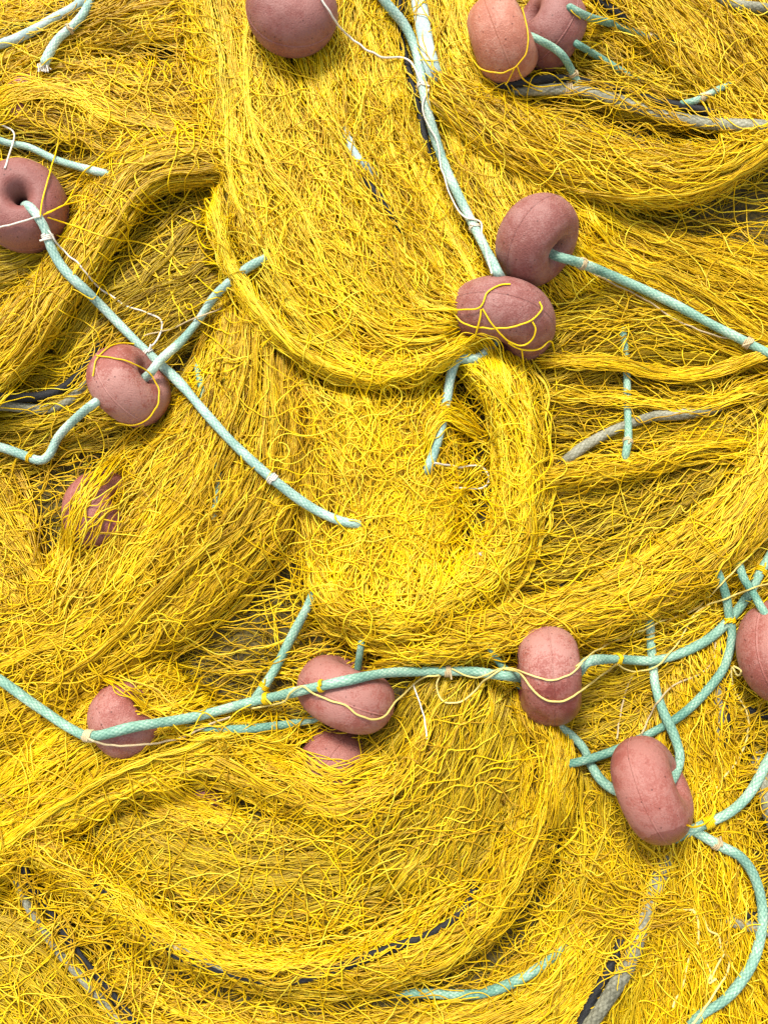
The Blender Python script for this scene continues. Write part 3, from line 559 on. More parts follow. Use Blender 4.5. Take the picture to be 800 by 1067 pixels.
# ---------------------------------------------------------------- ropes
def tube(path, r, sides=14, flat=1.0, braid=0.0, taper=None):
    """path world points evenly spaced"""
    n_ = len(path)
    T = np.gradient(path, axis=0); T /= np.linalg.norm(T, axis=1, keepdims=True)
    Nn = np.zeros_like(T); u = np.array([0, 0, 1.0]); u -= T[0] * (u @ T[0]); u /= np.linalg.norm(u) + 1e-9; Nn[0] = u
    for i in range(1, n_):
        u = Nn[i - 1] - T[i] * (Nn[i - 1] @ T[i]); Nn[i] = u / (np.linalg.norm(u) + 1e-9)
    Bn = np.cross(T, Nn)
    d = np.r_[0, np.cumsum(np.linalg.norm(np.diff(path, axis=0), axis=1))]
    a = np.arange(sides) / sides * 2 * math.pi
    rr = np.full((n_, sides), r, float)
    if braid:
        A1 = np.sin(d[:, None] / r * BRK + BRN * a[None]); A2 = np.sin(d[:, None] / r * BRK - BRN * a[None])
        rr *= 1 + braid * 1.6 * (np.sqrt(np.abs(A1 * A2)) - 0.6)
    if taper is not None: rr *= taper[:, None]
    V = path[:, None] + rr[..., None] * (flat * np.cos(a)[None, :, None] * Nn[:, None] + np.sin(a)[None, :, None] * Bn[:, None])
    i = np.arange(n_ - 1)[:, None]; j = np.arange(sides)[None]; j2 = (j + 1) % sides
    F = np.stack([i * sides + j, i * sides + j2, (i + 1) * sides + j2, (i + 1) * sides + j], -1).reshape(-1, 4)
    us = d / r
    UVq = np.stack([np.stack([us[i] + 0 * j, j / sides + 0 * us[i]], -1), np.stack([us[i] + 0 * j, (j + 1) / sides + 0 * us[i]], -1),
                    np.stack([us[i + 1] + 0 * j, (j + 1) / sides + 0 * us[i]], -1), np.stack([us[i + 1] + 0 * j, j / sides + 0 * us[i]], -1)], 2).reshape(-1, 2)
    return V.reshape(-1, 3), F, UVq
def lift_path(pts, r, dh=0.0, A=None, sm=9, step=3.0, clamp=False):
    """pts: (px,py) or (px,py,extra) with extra height, or (px,py,None,absolute height)"""
    A = HFs if A is None else A
    arr = []
    for p in pts:
        if len(p) == 2: arr.append((p[0], p[1], 0, 0, 0))
        elif len(p) == 3: arr.append((p[0], p[1], p[2], 0, 0))
        else: arr.append((p[0], p[1], 0, 1, p[3]))
    c = catmull(arr, step); c, L = resample(c, max(8, int(L_est(c) / step)))
    h = sample(A, c[:, 0], c[:, 1])
    k = sm
    hp = np.pad(h, k, mode='edge'); hm = np.array([hp[i:i + 2 * k + 1].max() for i in range(len(h))]) * 0.55 + h * 0.45
    hp = np.pad(hm, k, mode='edge'); h = np.array([hp[i:i + 2 * k + 1].mean() for i in range(len(h))])
    wA = np.clip(c[:, 3], 0, 1)
    z = (h + r + dh + c[:, 2]) * (1 - wA) + c[:, 4] / np.maximum(c[:, 3], 1e-3) * wA
    z = np.where(wA < 0.02, h + r + dh + c[:, 2], z)
    if clamp: z = np.maximum(z, sample(A, c[:, 0], c[:, 1]) + r)
    return c[:, 0], c[:, 1], z
def L_est(c): return np.linalg.norm(np.diff(c[:, :2], axis=0), axis=1).sum()
def even(path, step):
    d = np.r_[0, np.cumsum(np.linalg.norm(np.diff(path, axis=0), axis=1))]
    t = np.linspace(0, d[-1], max(4, int(d[-1] / step)))
    return np.stack([np.interp(t, d, path[:, k]) for k in range(3)], 1)
LASHES = {'beige': BEIGE, 'yellow': GOLD, 'white': WHITE}
def rope(name, label, cat, m, r, pts, dh=0.0, lashes=(), flat=1.0, braid=0.07, group=None, A=None, sm=9, bury=None):
    if bury is None: bury = (4.5 if m is BLACK and pts[1][1] > 900 else 3.0) if (group == GG or m is TEAL) else 0
    r = r * 0.85
    pts = list(pts)
    for a_, b_, ins in ((0, 1, 0), (-1, -2, 1)):      # buried ends run on under the net
        if len(pts[a_]) == 3 and pts[a_][2] <= -8 and len(pts[b_]) < 4:
            dx, dy = pts[a_][0] - pts[b_][0], pts[a_][1] - pts[b_][1]; l_ = math.hypot(dx, dy) + 1e-6
            q_ = (pts[a_][0] + dx / l_ * 26, pts[a_][1] + dy / l_ * 26, pts[a_][2] - 34)
            if ins: pts.append(q_)
            else: pts.insert(0, q_)
    px, py, z = lift_path(pts, r, dh - bury, A, sm)
    n_ = len(px)
    px = px + snoise(1, n_, n_ * 3 / 60)[0] * 0.5; py = py + snoise(1, n_, n_ * 3 / 60)[0] * 0.5
    path = even(W(px, py, z), 1.0 * U)
    tp = 1 + 0.05 * snoise(1, len(path), len(path) / 30)[0]
    tp[:4] *= (0.02, 0.55, 0.8, 0.94); tp[-4:] *= (0.94, 0.8, 0.55, 0.02)      # closed, rounded ends
    V, F, uv = tube(path, r * U, 24, flat, braid, tp)
    # rounded caps: add end rings collapsing to a point
    o = make_obj(name, V, F, m, uv=uv)
    tag(o, label, cat, group)
    if bury: BURIED.append(o)
    for e_, a_ in ((pts[0], 14), (pts[-1], len(px) - 15)):
        if len(e_) < 4 and 0 < px[a_] < 800 and 0 < py[a_] < 1067: ENDS.append((px[a_], py[a_]))
    pp = np.stack(P(path), -1)
    for lx, ly, kind, wdt in lashes:
        i = int(np.argmin((pp[:, 0] - lx) ** 2 + (pp[:, 1] - ly) ** 2)); i = min(max(i, 4), len(path) - 5)
        t = path[i + 3] - path[i - 3]; t /= np.linalg.norm(t)
        u = np.array([0, 0, 1.0]) - t * t[2]; u /= np.linalg.norm(u); b = np.cross(t, u)
        turns = max(2, int(wdt / 1.6)); aa = np.linspace(0, turns * 2 * math.pi, turns * 12)
        hl = path[i] + t * ((aa / aa[-1] - 0.5) * wdt * U)[:, None] + (r * 1.04 + 0.5) * U * (np.cos(aa)[:, None] * u * flat + np.sin(aa)[:, None] * b)
        # a short loose tail
        tail = hl[-1] + np.linspace(0, 1, 8)[1:, None] * (b * rng.uniform(-1, 1) + t * rng.uniform(-.8, .8)) * 9 * U
        hl = np.vstack([hl, tail])
        V, F, _ = tube(hl, 0.95 * U, 6)
        lo = make_obj('lashing', V, F, LASHES[kind], o)
    return o
def hole(key, sgn, k):
    """point on the axis of a float, k half thicknesses from its centre"""
    x, y, h, a, t = CENTRE[key]
    s_ = sgn * k * t / 2
    return (x + a[0] * s_, y + a[1] * s_, None, h + a[2] * s_)
GR = 'mint braided ropes lying on the net'
GG = 'thick grey and black ropes sewn in the net'
rope('rope', 'pale aqua rope running diagonally from the left edge float to the middle', 'rope', AQUA, 5.6,
     [hole('F7', 1, 0.1), hole('F7', 1, 0.9), (46, 236), (54, 258), (68, 280), (92, 304), (121, 333), (155, 367), (186, 397), (215, 431), (246, 464), (281, 497), (320, 526), (350, 541), (372, 546, -4), (392, 548, -22)],
     2, [(49, 247, 'white', 5), (157, 364, 'white', 4), (284, 498, 'white', 6)], group=GR)
rope('rope', 'long pale aqua rope hanging from the top edge into the middle float', 'rope', AQUA, 5.8,
     [(372, -60), (388, -20), (403, 3), (421, 25), (433, 52), (440, 86), (448, 122), (461, 166), (481, 211), (502, 252), (517, 282), (526, 300, None, CENTRE['F5'][2] - 4), (524, 340, None, CENTRE['F5'][2] - 2), (500, 372, None, CENTRE['F5'][2] + 6), (478, 374), (470, 392), (465, 420), (457, 455), (448, 484), (444, 496, -16)],
     2, [(446, 88, 'white', 5), (443, 89, 'white', 4), (503, 233, 'white', 4)], group=GR)
rope('rope', 'mint rope leaving the dusty mauve float towards the right edge', 'rope', MINT, 5.6,
     [hole('F4', 1, 0.2), hole('F4', 1, 0.85), (606, 274), (650, 292), (700, 315), (750, 342), (800, 368), (850, 392), (920, 425)],
     2, [(606, 274, 'beige', 6), (779, 357, 'beige', 7)], group=GR)
rope('rope', 'mint rope threaded through the dusty scuffed pink float', 'rope', AQUA, 5.2,
     [(290, 262, -22), (262, 276, -8), (240, 292, -3), (222, 309, -1), (206, 334), (187, 357), (168, 374), hole('F6', 1, 0.8), hole('F6', 1, 0), hole('F6', -1, 0.9), (98, 421), (80, 436), (62, 455), (52, 474), (42, 480), (28, 476), (0, 466), (-40, 456), (-100, 440)],
     1, [(31, 477, 'yellow', 4)], group=GR)
rope('rope', 'long mint rope swinging across the lower half through the upright float', 'rope', MINT, 5.5,
     [(-110, 655), (-40, 690), (0, 709), (40, 736), (75, 760), (98, 767), (140, 757), (200, 748), (262, 732), (310, 721), (360, 709), (400, 701), (440, 699), (490, 699), (520, 703), hole('F12', -1, 1.0), hole('F12', 1, 0), hole('F12', 1, 0.95), (612, 690), (640, 687), (680, 688), (710, 680), (740, 664), (764, 640), (782, 615), (797, 588), (820, 555), (880, 500)],
     3, [(93, 766, 'beige', 9), (278, 731, 'yellow', 5), (335, 716, 'yellow', 4), (466, 700, 'beige', 5), (643, 688, 'yellow', 5), (793, 594, 'yellow', 6)], group=GR)
rope('rope', 'mint rope dropping from the upright float and looping through the bean-shaped float', 'rope', MINT, 5.2,
     [(574, 720, None, CENTRE['F12'][2] - 20), (580, 752, 0), (596, 766), (609, 780), (617, 798), (632, 818, 6), hole('F13', -1, 0.8), hole('F13', 1, 0.1), hole('F13', 1, 0.8), (708, 792, 18), (703, 768, 8), (691, 741, 4), (683, 715), (680, 690, -8), (678, 672, -10), (676, 650, -16), (670, 630, -26)],
     3, [], group=GR, sm=3, A=H)
rope('rope', 'teal rope curving behind the crossing ropes at the lower right', 'rope', TEAL, 5.0,
     [(562, 801, -30), (584, 797, -14), (606, 793, -3), (642, 781), (680, 763), (710, 745), (736, 720), (755, 694), (763, 662), (760, 640), (757, 622, -4), (750, 603, -10), (742, 585, -24)],
     3, [(763, 645, 'yellow', 5)], group=GR, A=H, bury=0)
rope('rope', 'short teal rope piece above the float at the right edge', 'rope', TEAL, 4.8,
     [(768, 585, -16), (774, 602, -3), (784, 618, -2), (793, 634, -4), (804, 650, -16)], -2, group=GR)
rope('rope', 'teal rope branching upward from the yellow lashing on the long rope', 'rope', MINT, 5.2,
     [(262, 734, -3), (272, 720), (287, 697), (301, 670), (314, 645), (322, 628, -4), (332, 600, -22)], 0, [(276, 716, 'yellow', 5)], group=GR)
rope('rope', 'dull green rope half hidden under the long mint rope', 'rope', TEAL, 4.8,
     [(160, 752, -12), (200, 757, -3), (245, 760, -1), (285, 757), (325, 750), (350, 742, -10)], -1, group=GR, A=H)
rope('rope', 'mint rope from the right edge down to the yellow knot', 'rope', MINT, 5.6,
     [(880, 700), (830, 752), (803, 788), (782, 824), (762, 845), (744, 856), (722, 866, -1), (700, 876, -8)], 2, [(738, 858, 'yellow', 9)], group=GR, A=H)
rope('rope', 'mint rope looping down the lower right corner', 'rope', MINT, 5.4,
     [(715, 862, -10), (734, 872), (750, 881), (771, 892), (785, 912), (793, 940), (793, 968), (785, 1000), (770, 1025), (752, 1044), (730, 1058, -3), (715, 1075, -8)], 2, [(747, 879, 'beige', 6)], group=GR, A=H)
rope('rope', 'straight teal rope hanging in the right hollow behind crossing strands', 'rope', MINT, 4.7,
     [(648, 325, -16), (649, 348, -3), (652, 380, -3), (654, 420, 2), (655, 455, 3), (652, 474), (650, 490, -18)], -5, [(653, 460, 'beige', 4)], group=GR)
rope('rope', 'mint rope coming out of the orange-pink float hole', 'rope', MINT, 4.6,
     [hole('F2', 1, 0.2), hole('F2', 1, 0.85), (570, 45, -4), (585, 56), (595, 72), (603, 88, -2), (610, 100, -14)], 1, [(598, 76, 'beige', 4)], group=GR, sm=4)
rope('rope', 'short teal rope slanting down from the mauve top float', 'rope', TEAL, 4.2,
     [hole('F3', -1, 0.6), (602, 46), (622, 58), (640, 69), (656, 80, -3), (668, 88, -14)], 0, group=GR, sm=4)
rope('rope', 'teal rope slipping under the upper right netting', 'rope', TEAL, 4.6,
     [(590, 5), (612, 17), (640, 25), (664, 33), (688, 40, -3), (712, 50, -16)], 0, [(678, 36, 'beige', 4)], group=GR, sm=4)
rope('rope', 'short dull rope tied to the right end of the black rope', 'rope', TEAL, 4.0,
     [(706, 108, -4), (722, 105), (738, 98), (752, 91), (765, 86, -14)], 2, [(732, 100, 'beige', 5)], group=GR)
cut = rope('rope', 'short cut rope with a white frayed end at the upper left', 'rope', AQUA, 5.6,
     [(100, -12, -18), (88, 12, 0), (76, 26), (62, 38), (54, 50), (46, 68)], 3, [(72, 30, 'beige', 3)], group=GR)
rope('rope', 'blue-grey rope crossing the top left corner', 'rope', SLATE, 5.8,
     [(-80, 62), (0, 45), (30, 33), (58, 17), (80, 5), (110, -20)], 0, group=GR)
rope('rope', 'pale rope lying above the left edge float', 'rope', AQUA, 4.6,
     [(-60, 120), (0, 146), (30, 153), (60, 167), (95, 177, -2), (115, 182, -14)], 1, group=GR)
rope('rope', 'green rope glimpsed through strands on the middle left', 'rope', TEAL, 4.6,
     [(208, 392, -8), (216, 430, -5), (222, 465, -4), (228, 500, -5), (225, 530, -5), (220, 560, -12)], -3, group=GR)
rope('rope', 'teal rope arching along the bottom edge', 'rope', TEAL, 5.2,
     [(420, 1035, -12), (450, 1036, -2), (500, 1036), (545, 1019), (575, 998, -1), (592, 978, -8), (602, 962, -18)], 0, group=GR)
rope('rope', 'short teal rope stub above the wide pink float', 'rope', TEAL, 4.2, [(378, 660, -14), (375, 676, -2), (372, 700, -4)], 0, group=GR, A=H)
rope('rope', 'short teal rope meeting the long rope left of the upright float', 'rope', TEAL, 4.2, [(500, 655, -14), (510, 674, -2), (522, 692, -1), (540, 712, 0), (548, 725, -5)], -1, group=GR, A=H)
rope('grey_rope', 'thick grey braided rope at the upper right', 'rope', GREY, 8.2,
     [(520, 92, -20), (550, 93, -3), (600, 93), (640, 104), (690, 120), (740, 128), (786, 130), (800, 131, -10)], 0, [(592, 92, 'beige', 6)], flat=0.8, group=GG)
rope('black_rope', 'black rope beside the thick grey rope at the upper right', 'rope', BLACK, 5.4,
     [(515, 90, -12), (540, 86), (590, 82), (640, 92), (690, 106), (730, 114), (752, 121, -8)], 0, group=GG)
rope('grey_rope', 'blue-grey strap rope hanging from the top beside the long aqua rope', 'rope', SLATE, 9.5,
     [(424, -60), (434, -10), (441, 28), (449, 62), (455, 84, -14)], 0, flat=0.5, braid=0.03, group=GG)
rope('black_rope', 'black rope running behind the long aqua rope near the top', 'rope', BLACK, 5.2,
     [(408, -50), (414, -5), (417, 40), (428, 80), (437, 115), (444, 150, -1), (450, 175, -14)], 0, group=GG)
rope('black_rope', 'black rope peeping out at the top left corner', 'rope', BLACK, 5.0, [(-40, 42), (0, 34), (28, 26), (52, 14), (75, -5, -10)], -3, group=GG)
rope('black_rope', 'black rope passing left behind the scuffed pink float', 'rope', BLACK, 5.6,
     [(-60, 415), (0, 413, -1), (40, 413, -1), (66, 404), (86, 386), (98, 370, -3), (112, 350, -14)], 0, group=GG, A=H)
rope('grey_rope', 'dark grey rope left of the scuffed pink float', 'rope', GREY, 6.5,
     [(-60, 424), (0, 422, -2), (45, 426, -2), (75, 415, -3), (98, 390, -4)], -1, group=GG, A=H)
rope('black_rope', 'black rope slanting down the bottom left corner', 'rope', BLACK, 6.0,
     [(18, 895, -12), (34, 925, -1), (58, 960), (85, 1000), (118, 1040), (150, 1080), (190, 1140)], 0, flat=0.6, group=GG)
rope('grey_rope', 'yellowed grey rope slanting down the bottom left corner', 'rope', GREY, 4.6,
     [(12, 905, -6), (30, 945), (60, 990), (95, 1030), (130, 1072), (160, 1120)], 0, group=GG)
rope('black_rope', 'black rope following the rim of the lower bowl', 'rope', BLACK, 6.0,
     [(90, 915, -10), (130, 950, -1), (175, 990, 0), (225, 1008, 0), (290, 1022, -7), (350, 1010, -2), (400, 992, 1), (440, 978, 1), (470, 962, 1), (490, 940, 1), (496, 920, -10)], 0, flat=0.7, group=GG)
rope('grey_rope', 'dull grey-green rope in the rim of the lower bowl', 'rope', GREY, 5.5,
     [(150, 968, -8), (190, 985, -1), (220, 1000, -2), (250, 1015, -12)], 0, [(186, 984, 'beige', 5)], group=GG)
rope('grey_rope', 'thick grey braided rope rising from the bottom edge', 'rope', GREY, 8.8,
     [(690, 905, -20), (678, 935, -3), (668, 965), (658, 998), (640, 1030), (614, 1068), (585, 1110)], 1, [], group=GG)
rope('black_rope', 'black rope beside the thick grey rope at the bottom', 'rope', BLACK, 5.6,
     [(655, 950, -8), (648, 980), (638, 1005), (618, 1040), (600, 1078), (580, 1120)], 0, group=GG)
rope('grey_rope', 'grey rope poking in at the lower right edge', 'rope', GREY, 7.0, [(750, 955, -16), (768, 962), (800, 970), (860, 985)], -2, group=GG)
rope('black_rope', 'black rope poking in at the lower right edge', 'rope', BLACK, 5.0, [(752, 948, -14), (770, 953), (800, 957), (860, 965)], -2, group=GG)
rope('grey_rope', 'grey rope lying in the right hollow', 'rope', GREY, 6.5, [(590, 480, -12), (612, 464, 0), (645, 446, 0), (680, 434, 2), (705, 432, 2), (735, 428, 0), (760, 420, -12)], 2, group=GG)
rope('grey_rope', 'pale grey rope glimpsed in the top middle cascade', 'rope', SLATE, 6.0, [(355, 128, -12), (364, 148, -1), (372, 164), (384, 176, -3), (395, 190, -14)], -1, group=GG)
rope('black_rope', 'black rope glimpsed in the top middle cascade', 'rope', BLACK, 5.0, [(372, 175, -12), (385, 192, -1), (400, 212), (414, 232, -3), (424, 250, -14)], 0, group=GG)
rope('grey_rope', 'grey rope at the top right corner', 'rope', GREY, 6.5, [(740, -8, -12), (765, 4, -1), (800, 9), (870, 20)], 0, group=GG)
rope('black_rope', 'black rope passing under the crossing ropes at the right', 'rope', BLACK, 5.6, [(748, 640, -8), (750, 670, 0), (754, 700), (757, 740), (752, 780, -4), (745, 810, -14)], -3, group=GG, A=H)
rope('grey_rope', 'grey rope passing down by the teal curve at the right', 'rope', GREY, 5.6, [(744, 690, -8), (747, 720, 0), (749, 750), (746, 790, -6)], -3, group=GG, A=H)
rope('black_rope', 'black rope under the float at the right edge', 'rope', BLACK, 5.0, [(772, 735, -8), (785, 742), (820, 748), (870, 752)], -3, group=GG, A=H)
rope('black_rope', 'black rope by the teal rope at the top right', 'rope', BLACK, 4.6, [(600, -20), (628, 2), (650, 18), (668, 28, -10)], 0, group=GG)
rope('grey_rope', 'grey knotted rope bundle at the lower right edge', 'rope', GREY, 9, [(790, 800, -8), (797, 830, 0), (806, 860), (830, 900)], -1, group=GG)
# frayed end
n_ = 26; e = W(46, 68, float(sample(HFs, 46, 68)) + 7)
k = 7; tt = np.linspace(0, 1, k)[None]
fx = 46 + rng.normal(size=(n_, 1)) * 2.5 + rng.normal(size=(n_, 1)) * 3 * tt - 2 * tt; fy = 66 + rng.uniform(4, 9, (n_, 1)) * tt
fz = float(sample(HFs, 46, 68)) + 8 + rng.normal(size=(n_, 1)) * 2 + 0 * tt
V, Fc = strands_mesh('x', fx, fy, fz, 0.7, WHITE, sides=4); make_obj('frayed_end', V, Fc, WHITE, cut)

# ---------------------------------------------------------------- loose strands over the folds and the half buried ropes
HB = H.copy()
for o in BURIED:
    v = np.empty(len(o.data.vertices) * 3, np.float32); o.data.vertices.foreach_get('co', v); surface_map(v.reshape(-1, 3).astype(float), HB)
HB = blur(HB, 1)
LOOSE = [
 ('large bright loops springing up from the middle pouch', BRIGHT, 130, 40, (350, 420, 520, 620), 0.2, 2, 11, 0),  # label, material, count, points, box, curl, z range, follows the folds
 ('bright strands drifting along the upper folds', BRIGHT, 380, 70, (-100, -100, 900, 660), 0, -4, 3, 1),
 ('golden strands drifting along the folds', GOLD, 700, 70, (-120, -60, 920, 1180), 0, -5, 2.5, 1),
 ('loose bright strands wandering over the upper heap', BRIGHT, 170, 40, (-100, -100, 900, 700), 0.10, -4, 3, 0),
 ('loose golden strands wandering over the lower heap', GOLD, 330, 40, (-100, -60, 900, 1180), 0.11, -5, 2.5, 0),
 ('tightly curled strands in the middle pouch', BRIGHT, 240, 30, (340, 400, 530, 640), 0.26, -4, 5, 0),
 ('golden strands curling over the bottom left corner', GOLD, 260, 40, (-60, 900, 160, 1100), 0.12, -4, 4, 0),
 ('tightly curled strands on the left slope', GOLD, 240, 30, (-60, 500, 150, 720), 0.28, -4, 4, 0),
 ('curled strands tangled near the lower right float', GOLD, 260, 30, (560, 860, 760, 1010), 0.2, -4, 4, 0),
 ('crossing strands stretched over the lower bowl', GOLD, 260, 44, (60, 820, 460, 980), 0.07, -3, 4, 0),
 ('curled strands in the upper left tangle', BRIGHT, 200, 30, (-40, 0, 240, 150), 0.18, -4, 4, 0),
 ('tangle of strands on the top middle cascade', BRIGHT, 130, 28, (190, 0, 430, 360), 0.16, -4, 3.5, 0),
 ('tangled strands among the crossing ropes', GOLD, 240, 30, (590, 690, 820, 880), 0.2, -4, 4, 0),
]
for label, m, n_, k, box, curl, zl, zh, fo in LOOSE:
    X, Y, Z = curls(n_, k, box, curl, zl, zh, fo)
    V, Fc = strands_mesh('loose_strands', X, Y, Z, RAD * rng.uniform(0.85, 1.15, (n_, 1)), m, sides=4)
    o = make_obj('loose_strands', V, Fc, m, net); o['label'] = label; o['kind'] = 'stuff'

HE = H.copy()
for o in list(COL.objects):
    if o.type == 'MESH' and o.name.startswith(('rope', 'grey_rope', 'black_rope')):
        v = np.empty(len(o.data.vertices) * 3, np.float32); o.data.vertices.foreach_get('co', v); surface_map(v.reshape(-1, 3).astype(float), HE)
HE = blur(HE, 1); bag = Bag()
for ex, ey in ENDS:
    X, Y, Z = curls(24, 20, (ex - 18, ey - 18, ex + 18, ey + 18), 0.12, 2, 9, 1, 3.6, H)
    bag.add(*strands_mesh('x', X, Y, Z, RAD, GOLD, sides=4))
    X, Y, Z = curls(7, 22, (ex - 16, ey - 16, ex + 16, ey + 16), 0.12, 2, 6, 0, 3.6, H)
    bag.add(*strands_mesh('x', X, Y, Z, RAD, GOLD, sides=4))
o = bag.build('loose_strands', GOLD, net); o['label'] = 'tufts of strands closing over the rope ends'; o['kind'] = 'stuff'

def veil(label, m, guides, cell, per, loose=1.0, extra=1.5, drop=0.25):
    """open diamond mesh lying over what is below: neighbouring lines meet in knots"""
    Gd, L = fold_surface(guides); Wd = float(np.mean(np.linalg.norm(np.diff(Gd, axis=0), axis=2).sum(0)))
    n2 = max(4, int(Wd / cell)); k2 = max(20, int(L / 2.2)); i2 = np.arange(n2)[:, None]
    s2 = np.linspace(0, 1, k2)[None] + 0.0 * i2
    v2 = (i2 + 0.5) / n2 + noise2((i2 + 0.5) / n2 + 0 * s2, s2, Wd / 45, L / 60) * 10 * loose / Wd
    ph_ = s2 * L / per + noise2(v2, s2, Wd / 40, L / 80) * 0.5
    tri = 2 * np.abs(2 * (ph_ / 2 - np.floor(ph_ / 2 + 0.5))) - 1
    v2 = v2 + np.clip(tri * 1.2, -1, 1) * np.where(i2 % 2 == 0, 1, -1) * 0.47 / n2
    q = across(Gd, v2, s2)
    X = q[..., 0] + noise2(v2, s2, Wd / 24, L / 26) * 3.2 * loose + snoise(n2, k2, L / 12) * 0.5
    Y = q[..., 1] + noise2(v2, s2, Wd / 24, L / 26) * 3.2 * loose + snoise(n2, k2, L / 12) * 0.5
    Z = sample(HV, X, Y); Zp = np.pad(Z, ((0, 0), (4, 4)), mode='edge'); Z = 0.5 * Z + 0.5 * np.max([Zp[:, i:i + k2] for i in range(9)], 0)
    Zp = np.pad(Z, ((0, 0), (3, 3)), mode='edge'); Z = np.mean([Zp[:, i:i + k2] for i in range(7)], 0)
    e2 = np.clip(np.minimum(np.arange(k2), k2 - 1 - np.arange(k2)) / 6.0, 0, 1)[None]
    Z = Z + extra + noise2(v2, s2, Wd / 30, L / 40) * 1.2 - (1 - e2) * 9
    rd = RAD * 1.1 * (1 + 0.8 * np.exp(-((np.abs(tri) - 1) / 0.10) ** 2))
    keep = rng.random(n2) > drop * 0.5
    V, Fc = strands_mesh('x', X[keep], Y[keep], Z[keep], rd[keep], m, sides=4)
    o = make_obj('open_mesh', V, Fc, m, net); o['label'] = label; o['kind'] = 'stuff'
HV = np.maximum(blur(HF, 1), HE)
veil('open diamond mesh stretched over the shaded left arch', BRIGHT, [[(60, 210), (120, 195), (190, 215), (250, 250)], [(70, 330), (130, 320), (190, 330), (240, 340)]], 17, 30, 1.2)
veil('open mesh lying over the left side of the lower bowl', GOLD, [[(60, 830), (160, 810), (280, 830), (380, 850)], [(80, 960), (180, 985), (290, 1010), (390, 990)]], 15, 28, 1.4)
veil('open mesh over the right side of the lower bowl', GOLD, [[(330, 830), (420, 780), (520, 740)], [(360, 960), (450, 920), (560, 850)]], 13, 26, 1.4)
veil('open mesh between the hollow and the right edge', GOLD, [[(570, 370), (650, 350), (740, 370), (810, 350)], [(570, 480), (660, 470), (740, 450), (810, 430)]], 15, 28, 1.6, 3)
veil('open mesh hanging below the bean-shaped float', GOLD, [[(600, 860), (610, 940), (600, 1030)], [(770, 880), (760, 960), (770, 1050)]], 13, 26, 1.6)
veil('open mesh veiling the upper left tangle', BRIGHT, [[(-20, 60), (70, 70), (190, 60)], [(-20, 150), (80, 130), (200, 150)]], 13, 26, 1.6)
veil('open mesh over the left slope and its half buried float', GOLD, [[(170, 430), (110, 500), (40, 600)], [(300, 480), (220, 580), (110, 680)]], 14, 28, 1.4)
veil('open mesh over the small lower left float', GOLD, [[(110, 700), (180, 700), (260, 690)], [(150, 765), (200, 775), (280, 770)]], 14, 26, 1.2)
veil('open mesh over the middle pouch', BRIGHT, [[(350, 400), (345, 500), (360, 620)], [(530, 420), (530, 520), (480, 640)]], 12, 24, 2.0)
veil('open mesh over the top middle cascade', BRIGHT, [[(205, 78), (240, 190), (340, 350)], [(400, 80), (430, 180), (480, 290)]], 11, 26, 1.3)
veil('open mesh over the bottom left corner', GOLD, [[(-20, 900), (60, 980), (140, 1070)], [(150, 900), (230, 980), (330, 1060)]], 14, 28, 1.5)
veil('open mesh over the broad right bowl', GOLD, [[(560, 520), (680, 480), (800, 400)], [(500, 660), (660, 620), (800, 520)]], 11, 26, 1.2)

# ---------------------------------------------------------------- strands draped over floats and ropes (part of the net)
def drape(label, m, guides, count, loose=1.0, extra=1.0, A=None, rad=RAD):
    Gd, L = fold_surface(guides); k = max(10, int(L / 3.5))
    v = rng.random((count, 1)) + snoise(count, k, L / 60) * 0.07 * loose
    s = np.linspace(0, 1, k)[None] + 0 * v
    s = rng.uniform(-0.02, 0.1, (count, 1)) + s * rng.uniform(0.85, 0.95, (count, 1)); s = np.clip(s, 0, 1)
    q = across(Gd, v, s)
    X = q[..., 0] + snoise(count, k, L / 14) * 0.9 * loose + snoise(count, k, L / 40) * 2.2 * loose
    Y = q[..., 1] + snoise(count, k, L / 14) * 0.9 * loose + snoise(count, k, L / 40) * 2.2 * loose
    Z = sample(HFs if A is None else A, X, Y)
    kk = 4; Zp = np.pad(Z, ((0, 0), (kk, kk)), mode='edge')
    Zm = np.max([Zp[:, i:i + k] for i in range(2 * kk + 1)], 0); Z = 0.5 * Zm + 0.5 * Z
    Zp = np.pad(Z, ((0, 0), (2, 2)), mode='edge'); Z = np.mean([Zp[:, i:i + k] for i in range(5)], 0)
    Z = Z + extra + rng.uniform(-0.5, 3.0, (count, 1))
    e2 = np.clip(np.minimum(np.arange(k), k - 1 - np.arange(k)) / 5.0, 0, 1)[None]
    Z -= (1 - e2) * 9
    V, Fc = strands_mesh('x', X, Y, Z, rad * rng.uniform(0.85, 1.15, (count, 1)), m, sides=4)
    o = make_obj('draped_strands', V, Fc, m, net); o['label'] = label; o['kind'] = 'stuff'
drape('strands draped over the half buried left float', GOLD, [[(190, 430), (140, 480), (90, 530), (60, 590), (40, 640)], [(215, 450), (175, 510), (130, 570), (90, 630), (60, 680)]], 30, 1.8)
drape('bundle draped beside the half buried left float', GOLD, [[(150, 440), (100, 480), (70, 530), (55, 600)], [(165, 450), (120, 490), (84, 540), (66, 610)]], 26, 1.4)
drape('bundle draped down the right side of the half buried float', GOLD, [[(215, 440), (170, 500), (125, 560), (85, 620)], [(235, 450), (200, 520), (150, 585), (110, 640)]], 40, 1.4)
drape('strands draped over the hidden float under the wide float', GOLD, [[(250, 765), (300, 775), (350, 800), (410, 780)], [(250, 800), (300, 815), (350, 840), (420, 820)]], 60, 1.6)
drape('strands covering the lower side of the netted middle float', BRIGHT, [[(440, 400), (480, 362), (505, 352), (525, 375), (545, 430)], [(430, 410), (470, 370), (495, 366), (505, 390), (515, 440)]], 64, 1.7, 3)
